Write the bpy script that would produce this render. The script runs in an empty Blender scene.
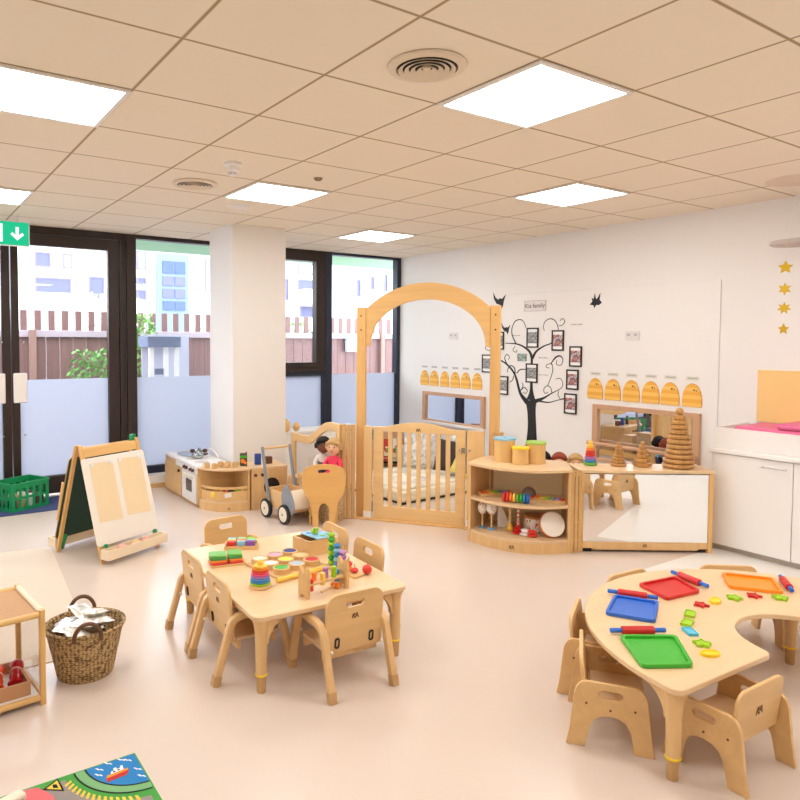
import bpy, bmesh, math, random
from math import pi, sin, cos, radians, atan2, hypot
from mathutils import Vector, Matrix
from mathutils.geometry import tessellate_polygon

random.seed(7)
SC = bpy.context.scene
COL = SC.collection

# ------------------------------------------------------------------ camera
YAW, PITCH, ROLL, FPX = 0.5827, -0.0448, 0.0039, 679.22
CX, CY = 338.82, 370.76
CAMZ = 1.53
CEIL = 2.607
cy_, sy_, cp_, sp_ = cos(YAW), sin(YAW), cos(PITCH), sin(PITCH)
fwd = Vector((sy_*cp_, cy_*cp_, sp_)); rgt = Vector((cy_, -sy_, 0)); up = rgt.cross(fwd)
r2 = cos(ROLL)*rgt + sin(ROLL)*up; u2 = -sin(ROLL)*rgt + cos(ROLL)*up
cam_d = bpy.data.cameras.new('camera'); cam = bpy.data.objects.new('camera', cam_d); COL.objects.link(cam)
cam.matrix_world = Matrix(((r2.x, u2.x, -fwd.x, 0), (r2.y, u2.y, -fwd.y, 0), (r2.z, u2.z, -fwd.z, CAMZ), (0, 0, 0, 1)))
cam_d.sensor_width = 36; cam_d.sensor_fit = 'HORIZONTAL'; cam_d.lens = FPX/800*36
cam_d.shift_x = (400-CX)/800; cam_d.shift_y = (CY-400)/800
cam_d.clip_start = 0.05; cam_d.clip_end = 200
SC.camera = cam

# ------------------------------------------------------------------ world and exposure
wd = bpy.data.worlds.new('sky'); SC.world = wd; wd.use_nodes = True
wn = wd.node_tree; wn.nodes.clear()
bg = wn.nodes.new('ShaderNodeBackground'); wo = wn.nodes.new('ShaderNodeOutputWorld')
bg.inputs['Color'].default_value = (0.86, 0.92, 1.0, 1); bg.inputs['Strength'].default_value = 6.2
wn.links.new(bg.outputs[0], wo.inputs[0])
SC.view_settings.view_transform = 'Standard'; SC.view_settings.look = 'None'
SC.view_settings.gamma = 1; SC.view_settings.use_curve_mapping = False
SC.view_settings.exposure = 0.21
PANEL_STRENGTH = 14.5
PANEL_COLOR = (1.0, 0.985, 0.96)
SC.cycles.use_denoising = True
SC.cycles.max_bounces = 10; SC.cycles.diffuse_bounces = 5; SC.cycles.transparent_max_bounces = 16
SC.cycles.sample_clamp_indirect = 6

# ------------------------------------------------------------------ materials
def lin(c):
    return tuple((v/255/12.92 if v/255 <= .04045 else ((v/255+.055)/1.055)**2.4) for v in c)
MATS = {}
def mat(name, rgb, rough=.5, metal=0, spec=.5, bump=0, bscale=80, var=0, vscale=6, trans=0, coat=0):
    if name in MATS: return MATS[name]
    m = bpy.data.materials.new(name); m.use_nodes = True; nt = m.node_tree; b = nt.nodes['Principled BSDF']
    c = lin(rgb)
    b.inputs['Base Color'].default_value = (*c, 1); b.inputs['Roughness'].default_value = rough
    b.inputs['Metallic'].default_value = metal; b.inputs['Specular IOR Level'].default_value = spec
    if trans: b.inputs['Transmission Weight'].default_value = trans
    if coat: b.inputs['Coat Weight'].default_value = coat
    tc = nt.nodes.new('ShaderNodeTexCoord')
    if var:
        n = nt.nodes.new('ShaderNodeTexNoise'); n.inputs['Scale'].default_value = vscale; n.inputs['Detail'].default_value = 4
        mx = nt.nodes.new('ShaderNodeMix'); mx.data_type = 'RGBA'
        mx.inputs[6].default_value = (*[v*(1-var) for v in c], 1); mx.inputs[7].default_value = (*[min(1, v*(1+var)) for v in c], 1)
        nt.links.new(tc.outputs['Object'], n.inputs['Vector']); nt.links.new(n.outputs['Fac'], mx.inputs[0])
        nt.links.new(mx.outputs[2], b.inputs['Base Color'])
    if bump:
        n = nt.nodes.new('ShaderNodeTexNoise'); n.inputs['Scale'].default_value = bscale
        bp = nt.nodes.new('ShaderNodeBump'); bp.inputs['Strength'].default_value = bump; bp.inputs['Distance'].default_value = .002
        nt.links.new(tc.outputs['Object'], n.inputs['Vector']); nt.links.new(n.outputs['Fac'], bp.inputs['Height'])
        nt.links.new(bp.outputs[0], b.inputs['Normal'])
    MATS[name] = m; return m
def wood(name, rgb, dark=.78, rough=.38, axis=2, scale=14, spec=.4):
    """plain grained wood: noise stretched along one axis"""
    if name in MATS: return MATS[name]
    m = bpy.data.materials.new(name); m.use_nodes = True; nt = m.node_tree; b = nt.nodes['Principled BSDF']
    c = lin(rgb); tc = nt.nodes.new('ShaderNodeTexCoord'); mp = nt.nodes.new('ShaderNodeMapping')
    s = [scale, scale, scale]; s[axis] = scale*.07; mp.inputs['Scale'].default_value = s
    n = nt.nodes.new('ShaderNodeTexNoise'); n.inputs['Scale'].default_value = 1.6; n.inputs['Detail'].default_value = 6; n.inputs['Roughness'].default_value = .65
    n.inputs['Distortion'].default_value = .6
    rp = nt.nodes.new('ShaderNodeValToRGB')
    rp.color_ramp.elements[0].position = .30; rp.color_ramp.elements[0].color = (*[v*dark*(1 if i == 0 else .96) for i, v in enumerate(c)], 1)
    rp.color_ramp.elements[1].position = .62; rp.color_ramp.elements[1].color = (*c, 1)
    nt.links.new(tc.outputs['Object'], mp.inputs['Vector']); nt.links.new(mp.outputs[0], n.inputs['Vector'])
    nt.links.new(n.outputs['Fac'], rp.inputs[0]); nt.links.new(rp.outputs[0], b.inputs['Base Color'])
    b.inputs['Roughness'].default_value = rough; b.inputs['Specular IOR Level'].default_value = spec
    MATS[name] = m; return m

maple = wood('pale maple', (230, 190, 134), .88)
maple_flat = wood('pale maple laminate', (232, 200, 156), .95, rough=.30, axis=0, scale=10)
birch = wood('birch plywood', (228, 188, 130), .88, axis=0, scale=9)
honey = wood('honey maple', (232, 186, 118), .90)
honeyx = wood('honey maple boards', (232, 188, 122), .90, axis=0)
edge_w = wood('plywood edge', (205, 165, 112), .85)
pinkwood = wood('pinkish beech', (206, 164, 130), .92)
dark_seam = mat('dark seam', (120, 80, 45), .7)
olivew = wood('olive wood', (206, 154, 90), .62, scale=30, rough=.35)
whitep = mat('white laminate', (240, 236, 232), .35)
whitewall = mat('white paint', (240, 237, 234), .65)
cladm = mat('white wall cladding', (240, 237, 234), .6)
frame_m = mat('dark bronze aluminium', (52, 40, 36), .38, metal=.3)
frame_b = mat('blue black aluminium', (38, 44, 62), .4, metal=.2)
black = mat('black vinyl', (22, 20, 22), .55)
blackrub = mat('black rubber', (32, 30, 32), .7)
ink = mat('brown ink', (112, 78, 46), .7)
steel = mat('brushed steel', (190, 190, 190), .25, metal=1)
greyp = mat('grey painted wood', (140, 146, 154), .5)
cream = mat('cream painted wood', (238, 226, 206), .5)
white = mat('white plastic', (244, 242, 240), .4)
red = mat('red plastic', (208, 36, 34), .35)
redp = mat('red paint', (222, 62, 52), .4)
orange = mat('orange plastic', (250, 148, 28), .35)
orangep = mat('orange paint', (245, 140, 50), .4)
yellow = mat('yellow plastic', (250, 212, 30), .35)
yellowp = mat('yellow paint', (250, 205, 80), .4)
green = mat('green plastic', (62, 178, 48), .35)
lime = mat('lime plastic', (160, 208, 24), .35)
greenp = mat('green paint', (110, 186, 80), .4)
crateg = mat('crate green', (14, 150, 88), .4)
blue = mat('blue plastic', (42, 106, 206), .35)
bluep = mat('blue paint', (60, 140, 196), .4)
navy = mat('navy cloth', (38, 48, 86), .85)
teal = mat('light blue paint', (140, 196, 222), .4)
purple = mat('purple paint', (176, 120, 196), .4)
pink = mat('pink vinyl', (226, 104, 150), .45)
pinkp = mat('pink cloth', (238, 62, 96), .8)
cork = mat('cork', (192, 150, 108), .8, var=.12, vscale=120)
brown = mat('brown knob', (84, 42, 32), .4)
chalk = mat('green chalkboard', (28, 62, 50), .6)
paper = mat('buff paper', (240, 218, 178), .8, var=.02, vscale=3)
skin_l = mat('light doll skin', (236, 190, 158), .6)
skin_d = mat('brown doll skin', (122, 74, 52), .6)
hair_b = mat('black doll hair', (24, 20, 20), .8)
hair_y = mat('blond doll hair', (196, 160, 108), .8, var=.2, vscale=60)
hair_r = mat('auburn doll hair', (150, 66, 40), .8)
gold = mat('gold card', (222, 184, 50), .35, metal=.5)
tan_leather = mat('brown leather handle', (104, 70, 48), .6)
gloss_mirror = mat('mirror', (246, 248, 250), .02, metal=1)
foil = mat('silver foil', (236, 232, 224), .30, metal=.8, bump=.4, bscale=60)

def emis(name, rgb, st):
    m = bpy.data.materials.new(name); m.use_nodes = True; nt = m.node_tree; nt.nodes.clear()
    e = nt.nodes.new('ShaderNodeEmission'); o = nt.nodes.new('ShaderNodeOutputMaterial')
    e.inputs[0].default_value = (*rgb, 1); e.inputs[1].default_value = st; nt.links.new(e.outputs[0], o.inputs[0]); return m
panel_m = emis('luminous diffuser', PANEL_COLOR, PANEL_STRENGTH)
exit_m = emis('lit green sign face', (0.02, 0.52, 0.26), 1.0)
exitw_m = emis('lit white sign symbol', (0.9, 1.0, 0.95), 1.1)

def glassmat(name, tint, gl=.07, rough=0.0):
    m = bpy.data.materials.new(name); m.use_nodes = True; nt = m.node_tree; nt.nodes.clear()
    t = nt.nodes.new('ShaderNodeBsdfTransparent'); g = nt.nodes.new('ShaderNodeBsdfGlossy'); mx = nt.nodes.new('ShaderNodeMixShader')
    fr = nt.nodes.new('ShaderNodeLayerWeight'); fr.inputs[0].default_value = .5
    o = nt.nodes.new('ShaderNodeOutputMaterial')
    t.inputs[0].default_value = (*tint, 1); g.inputs['Roughness'].default_value = rough
    pw = nt.nodes.new('ShaderNodeMath'); pw.operation = 'POWER'; pw.inputs[1].default_value = 4
    ml = nt.nodes.new('ShaderNodeMath'); ml.operation = 'MULTIPLY_ADD'; ml.inputs[1].default_value = .6; ml.inputs[2].default_value = .03; ml.use_clamp = True
    nt.links.new(fr.outputs['Facing'], pw.inputs[0]); nt.links.new(pw.outputs[0], ml.inputs[0]); nt.links.new(ml.outputs[0], mx.inputs[0])
    nt.links.new(t.outputs[0], mx.inputs[1]); nt.links.new(g.outputs[0], mx.inputs[2]); nt.links.new(mx.outputs[0], o.inputs[0]); return m
glass = glassmat('window glass', (.97, .97, .98))
acrylic = glassmat('clear acrylic', (.93, .92, .92))
def frostmat():
    m = bpy.data.materials.new('frosted window film'); m.use_nodes = True; nt = m.node_tree; nt.nodes.clear()
    t = nt.nodes.new('ShaderNodeBsdfTranslucent'); d = nt.nodes.new('ShaderNodeBsdfDiffuse'); g = nt.nodes.new('ShaderNodeBsdfGlossy')
    a = nt.nodes.new('ShaderNodeMixShader'); b = nt.nodes.new('ShaderNodeMixShader'); o = nt.nodes.new('ShaderNodeOutputMaterial')
    t.inputs[0].default_value = (.60, .62, .69, 1); d.inputs[0].default_value = (.60, .63, .68, 1); g.inputs['Roughness'].default_value = .12
    a.inputs[0].default_value = .18; b.inputs[0].default_value = .05
    nt.links.new(t.outputs[0], a.inputs[1]); nt.links.new(d.outputs[0], a.inputs[2]); nt.links.new(a.outputs[0], b.inputs[1]); nt.links.new(g.outputs[0], b.inputs[2])
    nt.links.new(b.outputs[0], o.inputs[0]); return m
frost = frostmat()

def floor_material():
    m = bpy.data.materials.new('speckled vinyl floor'); m.use_nodes = True; nt = m.node_tree; b = nt.nodes['Principled BSDF']
    ge = nt.nodes.new('ShaderNodeTexCoord'); sp = nt.nodes.new('ShaderNodeSeparateXYZ'); nt.links.new(ge.outputs['Object'], sp.inputs[0])
    def cmp(sock, op, v):
        n = nt.nodes.new('ShaderNodeMath'); n.operation = op; n.inputs[1].default_value = v; nt.links.new(sock, n.inputs[0]); return n.outputs[0]
    def both(a, b_):
        q = nt.nodes.new('ShaderNodeMath'); q.operation = 'MULTIPLY'; nt.links.new(a, q.inputs[0]); nt.links.new(b_, q.inputs[1]); return q.outputs[0]
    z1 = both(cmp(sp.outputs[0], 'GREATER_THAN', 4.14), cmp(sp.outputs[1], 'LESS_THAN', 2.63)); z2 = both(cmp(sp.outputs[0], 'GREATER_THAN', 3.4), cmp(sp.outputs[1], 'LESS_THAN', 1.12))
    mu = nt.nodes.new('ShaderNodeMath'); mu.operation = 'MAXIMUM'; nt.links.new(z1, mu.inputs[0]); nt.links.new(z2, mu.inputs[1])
    n = nt.nodes.new('ShaderNodeTexNoise'); n.inputs['Scale'].default_value = 900; n.inputs['Detail'].default_value = 2
    nt.links.new(ge.outputs['Object'], n.inputs['Vector'])
    rp = nt.nodes.new('ShaderNodeValToRGB'); rp.color_ramp.elements[0].position = .35; rp.color_ramp.elements[1].position = .62
    rp.color_ramp.elements[0].color = (*lin((212, 196, 184)), 1); rp.color_ramp.elements[1].color = (*lin((225, 209, 195)), 1)
    nt.links.new(n.outputs['Fac'], rp.inputs[0])
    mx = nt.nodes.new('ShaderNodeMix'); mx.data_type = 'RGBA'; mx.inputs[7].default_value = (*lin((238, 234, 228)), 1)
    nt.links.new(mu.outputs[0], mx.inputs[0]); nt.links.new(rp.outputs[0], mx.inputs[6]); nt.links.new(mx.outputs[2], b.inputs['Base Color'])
    b.inputs['Roughness'].default_value = .24; b.inputs['Specular IOR Level'].default_value = .6
    n2 = nt.nodes.new('ShaderNodeTexNoise'); n2.inputs['Scale'].default_value = 5
    bp = nt.nodes.new('ShaderNodeBump'); bp.inputs['Strength'].default_value = .05; bp.inputs['Distance'].default_value = .01
    nt.links.new(ge.outputs['Object'], n2.inputs['Vector']); nt.links.new(n2.outputs['Fac'], bp.inputs['Height']); nt.links.new(bp.outputs[0], b.inputs['Normal'])
    return m
def ceiling_material():
    m = bpy.data.materials.new('ceiling tiles'); m.use_nodes = True; nt = m.node_tree; b = nt.nodes['Principled BSDF']
    ge = nt.nodes.new('ShaderNodeTexCoord'); sp = nt.nodes.new('ShaderNodeSeparateXYZ'); nt.links.new(ge.outputs['Object'], sp.inputs[0])
    outs = []
    for k, off in ((0, .8944), (1, 2.3821)):
        a = nt.nodes.new('ShaderNodeMath'); a.operation = 'SUBTRACT'; a.inputs[1].default_value = off-60; nt.links.new(sp.outputs[k], a.inputs[0])
        c = nt.nodes.new('ShaderNodeMath'); c.operation = 'PINGPONG'; c.inputs[1].default_value = .3; nt.links.new(a.outputs[0], c.inputs[0])
        outs.append(c.outputs[0])
    mn = nt.nodes.new('ShaderNodeMath'); mn.operation = 'MINIMUM'; nt.links.new(outs[0], mn.inputs[0]); nt.links.new(outs[1], mn.inputs[1])
    rp = nt.nodes.new('ShaderNodeValToRGB'); rp.color_ramp.interpolation = 'LINEAR'
    rp.color_ramp.elements[0].position = .0045; rp.color_ramp.elements[0].color = (*lin((170, 146, 112)), 1)  # darker lines: the shadow gaps between tiles, painted into the colour
    rp.color_ramp.elements[1].position = .0085; rp.color_ramp.elements[1].color = (*lin((240, 229, 211)), 1)
    nt.links.new(mn.outputs[0], rp.inputs[0]); nt.links.new(rp.outputs[0], b.inputs['Base Color'])
    b.inputs['Roughness'].default_value = .85; b.inputs['Specular IOR Level'].default_value = .2
    return m
def weave_material(name, c1, c2, sc=60):
    m = bpy.data.materials.new(name); m.use_nodes = True; nt = m.node_tree; b = nt.nodes['Principled BSDF']
    tc = nt.nodes.new('ShaderNodeTexCoord')
    mp = nt.nodes.new('ShaderNodeMapping'); mp.inputs['Scale'].default_value = (sc, sc, sc*1.6)
    w = nt.nodes.new('ShaderNodeTexVoronoi'); w.inputs['Scale'].default_value = 1.0
    w.inputs['Randomness'].default_value = .45
    nt.links.new(tc.outputs['Object'], mp.inputs[0]); nt.links.new(mp.outputs[0], w.inputs['Vector'])
    rp = nt.nodes.new('ShaderNodeValToRGB'); rp.color_ramp.elements[0].position = .30; rp.color_ramp.elements[1].position = .72
    rp.color_ramp.elements[0].color = (*lin(c2), 1); rp.color_ramp.elements[1].color = (*lin(c1), 1)
    nt.links.new(w.outputs['Distance'], rp.inputs[0]); nt.links.new(rp.outputs[0], b.inputs['Base Color'])
    bp = nt.nodes.new('ShaderNodeBump'); bp.inputs['Strength'].default_value = .8; bp.inputs['Distance'].default_value = .006; bp.invert = True
    nt.links.new(w.outputs['Distance'], bp.inputs['Height']); nt.links.new(bp.outputs[0], b.inputs['Normal']); b.inputs['Roughness'].default_value = .8
    return m
weave_dark = weave_material('seagrass weave dark', (96, 70, 46), (206, 172, 120), 62)
weave_light = weave_material('wicker weave light', (150, 112, 70), (232, 204, 160), 70)
def blotch(name, cols, scale):
    m = bpy.data.materials.new(name); m.use_nodes = True; nt = m.node_tree; b = nt.nodes['Principled BSDF']
    tc = nt.nodes.new('ShaderNodeTexCoord'); v = nt.nodes.new('ShaderNodeTexNoise'); v.inputs['Scale'].default_value = scale; v.inputs['Detail'].default_value = 1.5
    rp = nt.nodes.new('ShaderNodeValToRGB'); nt.links.new(tc.outputs['Object'], v.inputs['Vector']); nt.links.new(v.outputs['Fac'], rp.inputs[0]); el = rp.color_ramp.elements
    while len(el) < len(cols): el.new(.5)
    for i, c in enumerate(cols): el[i].position = .3+.4*i/(len(cols)-1); el[i].color = (*lin(c), 1)
    nt.links.new(rp.outputs[0], b.inputs['Base Color']); return m
def speck(name, cols, scale, rough=.7):
    m = bpy.data.materials.new(name); m.use_nodes = True; nt = m.node_tree; b = nt.nodes['Principled BSDF']
    tc = nt.nodes.new('ShaderNodeTexCoord'); v = nt.nodes.new('ShaderNodeTexVoronoi'); v.inputs['Scale'].default_value = scale
    sx = nt.nodes.new('ShaderNodeSeparateColor'); rp = nt.nodes.new('ShaderNodeValToRGB'); rp.color_ramp.interpolation = 'CONSTANT'
    nt.links.new(tc.outputs['Object'], v.inputs['Vector']); nt.links.new(v.outputs['Color'], sx.inputs[0]); nt.links.new(sx.outputs[0], rp.inputs[0])
    el = rp.color_ramp.elements
    while len(el) < len(cols): el.new(.5)
    for i, c in enumerate(cols): el[i].position = i/len(cols); el[i].color = (*lin(c), 1)
    nt.links.new(rp.outputs[0], b.inputs['Base Color']); b.inputs['Roughness'].default_value = rough; return m
photo_m = blotch('colour group photograph', [(80, 60, 64), (206, 160, 140), (170, 90, 82), (110, 106, 130), (228, 200, 186), (80, 84, 74)], 18)
photo_bw = blotch('monochrome group photograph', [(60, 60, 64), (190, 188, 186), (110, 108, 110), (170, 168, 166), (70, 68, 70)], 16)
photo_teal = blotch('teal group photograph', [(70, 140, 130), (180, 200, 190), (60, 90, 100), (210, 160, 140)], 40)
quilt_m = speck('patterned quilt', [(244, 236, 220), (236, 228, 208), (222, 214, 204), (246, 240, 226), (206, 200, 194), (240, 230, 212)], 9, .9)
geo_m = speck('grey and white patterned cushion cloth', [(232, 232, 232), (192, 196, 202), (242, 242, 242), (214, 216, 220)], 30, .9)

# ------------------------------------------------------------------ mesh builder
class MB:
    def __init__(s): s.v = []; s.f = []; s.mi = []; s.cur = 0; s.T = Matrix.Identity(4)
    def m(s, i): s.cur = i; return s
    def add(s, vs, fs):
        n = len(s.v); s.v += [tuple(s.T @ Vector(v)) for v in vs]
        for f in fs: s.f.append([n+i for i in f]); s.mi.append(s.cur)
        return s
    def box(s, x0, x1, y0, y1, z0, z1):
        return s.add([(x0, y0, z0), (x1, y0, z0), (x1, y1, z0), (x0, y1, z0), (x0, y0, z1), (x1, y0, z1), (x1, y1, z1), (x0, y1, z1)],
                     [(0, 3, 2, 1), (4, 5, 6, 7), (0, 1, 5, 4), (1, 2, 6, 5), (2, 3, 7, 6), (3, 0, 4, 7)])
    def frus(s, b, t, z0, z1):  # b,t = (x0,x1,y0,y1)
        return s.add([(b[0], b[2], z0), (b[1], b[2], z0), (b[1], b[3], z0), (b[0], b[3], z0), (t[0], t[2], z1), (t[1], t[2], z1), (t[1], t[3], z1), (t[0], t[3], z1)],
                     [(0, 3, 2, 1), (4, 5, 6, 7), (0, 1, 5, 4), (1, 2, 6, 5), (2, 3, 7, 6), (3, 0, 4, 7)])
    def cyl(s, p0, p1, r0, r1=None, n=20):
        r1 = r0 if r1 is None else r1
        p0, p1 = Vector(p0), Vector(p1); d = (p1-p0).normalized(); a = d.orthogonal().normalized(); b = d.cross(a)
        vs = []; fs = []
        for p, r in ((p0, r0), (p1, r1)):
            for i in range(n):
                t = 2*pi*i/n; vs.append(p + a*cos(t)*r + b*sin(t)*r)
        for i in range(n): j = (i+1) % n; fs.append((i, j, n+j, n+i))
        fs.append(tuple(range(n-1, -1, -1))); fs.append(tuple(range(n, 2*n)))
        return s.add(vs, fs)
    def lathe(s, prof, c=(0, 0, 0), n=28, sx=1, sy=1):
        vs = []; fs = []
        for r, z in prof:
            for i in range(n): t = 2*pi*i/n; vs.append((c[0]+r*sx*cos(t), c[1]+r*sy*sin(t), c[2]+z))
        k = len(prof)
        for j in range(k-1):
            for i in range(n): q = (i+1) % n; fs.append((j*n+i, j*n+q, (j+1)*n+q, (j+1)*n+i))
        if prof[0] != prof[-1] and prof[0][0] > 1e-6: fs.append(tuple(range(n-1, -1, -1)))
        if prof[0] != prof[-1] and prof[-1][0] > 1e-6: fs.append(tuple((k-1)*n+i for i in range(n)))
        return s.add(vs, fs)
    def ball(s, c, r, sx=1, sy=1, sz=1, n=20, m=12):
        prof = [(max(1e-5, r*sin(pi*i/m)), -r*cos(pi*i/m)*sz) for i in range(m+1)]
        prof[0] = (1e-7, prof[0][1]); prof[-1] = (1e-7, prof[-1][1])
        return s.lathe(prof, c, n, sx, sy)
    def sweep(s, pts, w, h, side=(1, 0, 0), rnd=True):
        """rectangular section (rounded) swept along pts; side = direction of the width"""
        pts = [Vector(p) for p in pts]; S = Vector(side).normalized(); k = len(pts)
        c = .3
        sec = [(-w/2, -h/2*(1-c*2)), (-w/2+min(w, h)*c*.5, -h/2), (w/2-min(w, h)*c*.5, -h/2), (w/2, -h/2*(1-c*2)), (w/2, h/2*(1-c*2)), (w/2-min(w, h)*c*.5, h/2), (-w/2+min(w, h)*c*.5, h/2), (-w/2, h/2*(1-c*2))] if rnd else [(-w/2, -h/2), (w/2, -h/2), (w/2, h/2), (-w/2, h/2)]
        n = len(sec); vs = []; fs = []
        for i, p in enumerate(pts):
            d = (pts[min(i+1, k-1)]-pts[max(i-1, 0)]).normalized(); nn = S.cross(d).normalized()
            sc = 1.0
            if 0 < i < k-1:
                d1 = (pts[i]-pts[i-1]).normalized(); co = max(.5, d.dot(d1)); sc = 1/co
            for a, b in sec: vs.append(p + S*a + nn*b*sc)
        for i in range(k-1):
            for j in range(n): q = (j+1) % n; fs.append((i*n+j, i*n+q, (i+1)*n+q, (i+1)*n+j))
        fs.append(tuple(range(n-1, -1, -1))); fs.append(tuple((k-1)*n+j for j in range(n)))
        return s.add(vs, fs)
    def tube(s, pts, r, n=12):
        pts = [Vector(p) for p in pts]; k = len(pts); vs = []; fs = []
        a = (pts[1]-pts[0]).orthogonal().normalized()
        for i, p in enumerate(pts):
            d = (pts[min(i+1, k-1)]-pts[max(i-1, 0)]).normalized(); a = (a-d*a.dot(d)).normalized(); b = d.cross(a)
            rr = r[i] if isinstance(r, (list, tuple)) else r
            for j in range(n): t = 2*pi*j/n; vs.append(p+a*cos(t)*rr+b*sin(t)*rr)
        for i in range(k-1):
            for j in range(n): q = (j+1) % n; fs.append((i*n+j, i*n+q, (i+1)*n+q, (i+1)*n+j))
        fs.append(tuple(range(n-1, -1, -1))); fs.append(tuple((k-1)*n+j for j in range(n)))
        return s.add(vs, fs)
    def plate(s, outer, holes, t, fn):
        """outline extruded by t; fn(u, v, w) -> xyz"""
        loops = [[Vector((a, b, 0)) for a, b in outer]]+[[Vector((a, b, 0)) for a, b in h] for h in holes]
        tris = tessellate_polygon(loops); flat = [p for l in loops for p in l]; n = len(flat)
        vs = [fn(p.x, p.y, 0) for p in flat]+[fn(p.x, p.y, t) for p in flat]
        fs = []
        for a, b, c in tris: fs.append((a, b, c)); fs.append((n+c, n+b, n+a))
        o = 0
        for l in loops:
            k = len(l)
            for i in range(k): j = (i+1) % k; fs.append((o+i, o+j, n+o+j, n+o+i))
            o += k
        return s.add(vs, fs)
    def mesh(s, name, mats):
        me = bpy.data.meshes.new(name); me.from_pydata(s.v, [], s.f)
        for m in (mats if isinstance(mats, (list, tuple)) else [mats]): me.materials.append(m)
        me.polygons.foreach_set('material_index', s.mi)
        bm = bmesh.new(); bm.from_mesh(me); bmesh.ops.recalc_face_normals(bm, faces=bm.faces); bm.to_mesh(me); bm.free()
        return me
def put(name, mb, mats, parent=None, bevel=0, smooth=True, label=None, sub=0, seg=2):
    o = bpy.data.objects.new(name, mb.mesh(name, mats)); COL.objects.link(o)
    if bevel:
        bm = bmesh.new(); bm.from_mesh(o.data); bmesh.ops.dissolve_limit(bm, angle_limit=.004, verts=bm.verts, edges=bm.edges); bm.to_mesh(o.data); bm.free()
    if parent: o.parent = parent
    if smooth:
        for p in o.data.polygons: p.use_smooth = True
        o.data.set_sharp_from_angle(angle=radians(38))
    if bevel:
        b = o.modifiers.new('bevel', 'BEVEL'); b.width = bevel; b.segments = seg; b.limit_method = 'ANGLE'; b.angle_limit = radians(40)
    if sub:
        b = o.modifiers.new('sub', 'SUBSURF'); b.levels = sub; b.render_levels = sub
    if label: o['label'] = label
    return o
def tag(o, label, cat, group=None, kind=None):
    o['label'] = label; o['category'] = cat
    if group: o['group'] = group
    if kind: o['kind'] = kind
    return o
def struct(o): o['kind'] = 'structure'; return o
def thing(name, label, cat, loc=(0, 0, 0), rz=0, group=None, rot=None):
    o = bpy.data.objects.new(name, None); COL.objects.link(o); o.empty_display_size = .05
    o.location = loc; o.rotation_euler = rot if rot else (0, 0, rz)
    return tag(o, label, cat, group)
def copy_tree(o, parent=None):
    c = o.copy(); COL.objects.link(c); c.parent = parent
    for ch in list(o.children): copy_tree(ch, c)
    return c
def dup(o, label, loc, rz=0, group=None, rot=None):
    c = copy_tree(o); c.location = loc; c.rotation_euler = rot if rot else (0, 0, rz); c['label'] = label
    if group: c['group'] = group
    return c
def one(name, mb, mats, label, cat, loc=(0, 0, 0), rz=0, group=None, **k):
    o = put(name, mb, mats, **k); o.location = loc; o.rotation_euler = (0, 0, rz); return tag(o, label, cat, group)
def rrect(x0, x1, y0, y1, r, n=6):
    if not isinstance(r, (list, tuple)): r = [r]*4      # bl, br, tr, tl
    out = []
    for (cx, cy, a0, rr) in ((x0+r[0], y0+r[0], pi, r[0]), (x1-r[1], y0+r[1], 1.5*pi, r[1]), (x1-r[2], y1-r[2], 0, r[2]), (x0+r[3], y1-r[3], .5*pi, r[3])):
        if rr < 1e-6: out.append((cx, cy)); continue
        for i in range(n+1): t = a0+pi/2*i/n; out.append((cx+rr*cos(t), cy+rr*sin(t)))
    return out
def XZ(y0=0): return lambda u, v, w: (u, y0+w, v)
def XY(z0=0): return lambda u, v, w: (u, v, z0+w)
def YZ(x0=0): return lambda u, v, w: (x0+w, u, v)
def smooth_pts(pts, n=6):
    P = [Vector(p) for p in pts]; out = []
    for i in range(len(P)-1):
        a, b, c, d = P[max(i-1, 0)], P[i], P[i+1], P[min(i+2, len(P)-1)]
        for k in range(n):
            t = k/n
            out.append(.5*((2*b)+(-a+c)*t+(2*a-5*b+4*c-d)*t*t+(-a+3*b-3*c+d)*t**3))
    out.append(P[-1]); return out
def mark(parent, fn, s=.02, name='maker_mark'):
    s *= .9
    """the small brown maker's stamp: an R and an A run together; fn(u, v) -> xyz"""
    m = MB(); w = s*.07
    for st in ([(-.5, -.35), (-.42, .1), (-.25, .38), (-.12, .2), (-.3, .0), (-.1, -.35)], [(.02, -.35), (.1, .25), (.22, .4), (.34, .1), (.5, -.35)], [(.02, -.02), (.42, -.02)]):
        for a, b in zip(st[:-1], st[1:]):
            d = Vector((b[0]-a[0], b[1]-a[1])).normalized(); nn = Vector((-d.y, d.x))*w/s
            q = [(a[0]+nn.x, a[1]+nn.y), (b[0]+nn.x, b[1]+nn.y), (b[0]-nn.x, b[1]-nn.y), (a[0]-nn.x, a[1]-nn.y)]
            m.add([fn(u*s, v*s, 0) for u, v in q]+[fn(u*s, v*s, .0008) for u, v in q], [(0, 1, 2, 3), (7, 6, 5, 4), (0, 1, 5, 4), (1, 2, 6, 5), (2, 3, 7, 6), (3, 0, 4, 7)])
    return put(name, m, ink, parent, smooth=False)
def text_mesh(name, body, size, m, parent=None):
    cu = bpy.data.curves.new(name, 'FONT'); cu.body = body; cu.size = size; cu.extrude = .0004; cu.align_x = 'CENTER'; cu.align_y = 'CENTER'
    ob = bpy.data.objects.new(name, cu); me = bpy.data.meshes.new_from_object(ob); bpy.data.objects.remove(ob)
    me.materials.clear(); me.materials.append(m)
    o = bpy.data.objects.new(name, me); COL.objects.link(o)
    if parent: o.parent = parent
    return o

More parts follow.
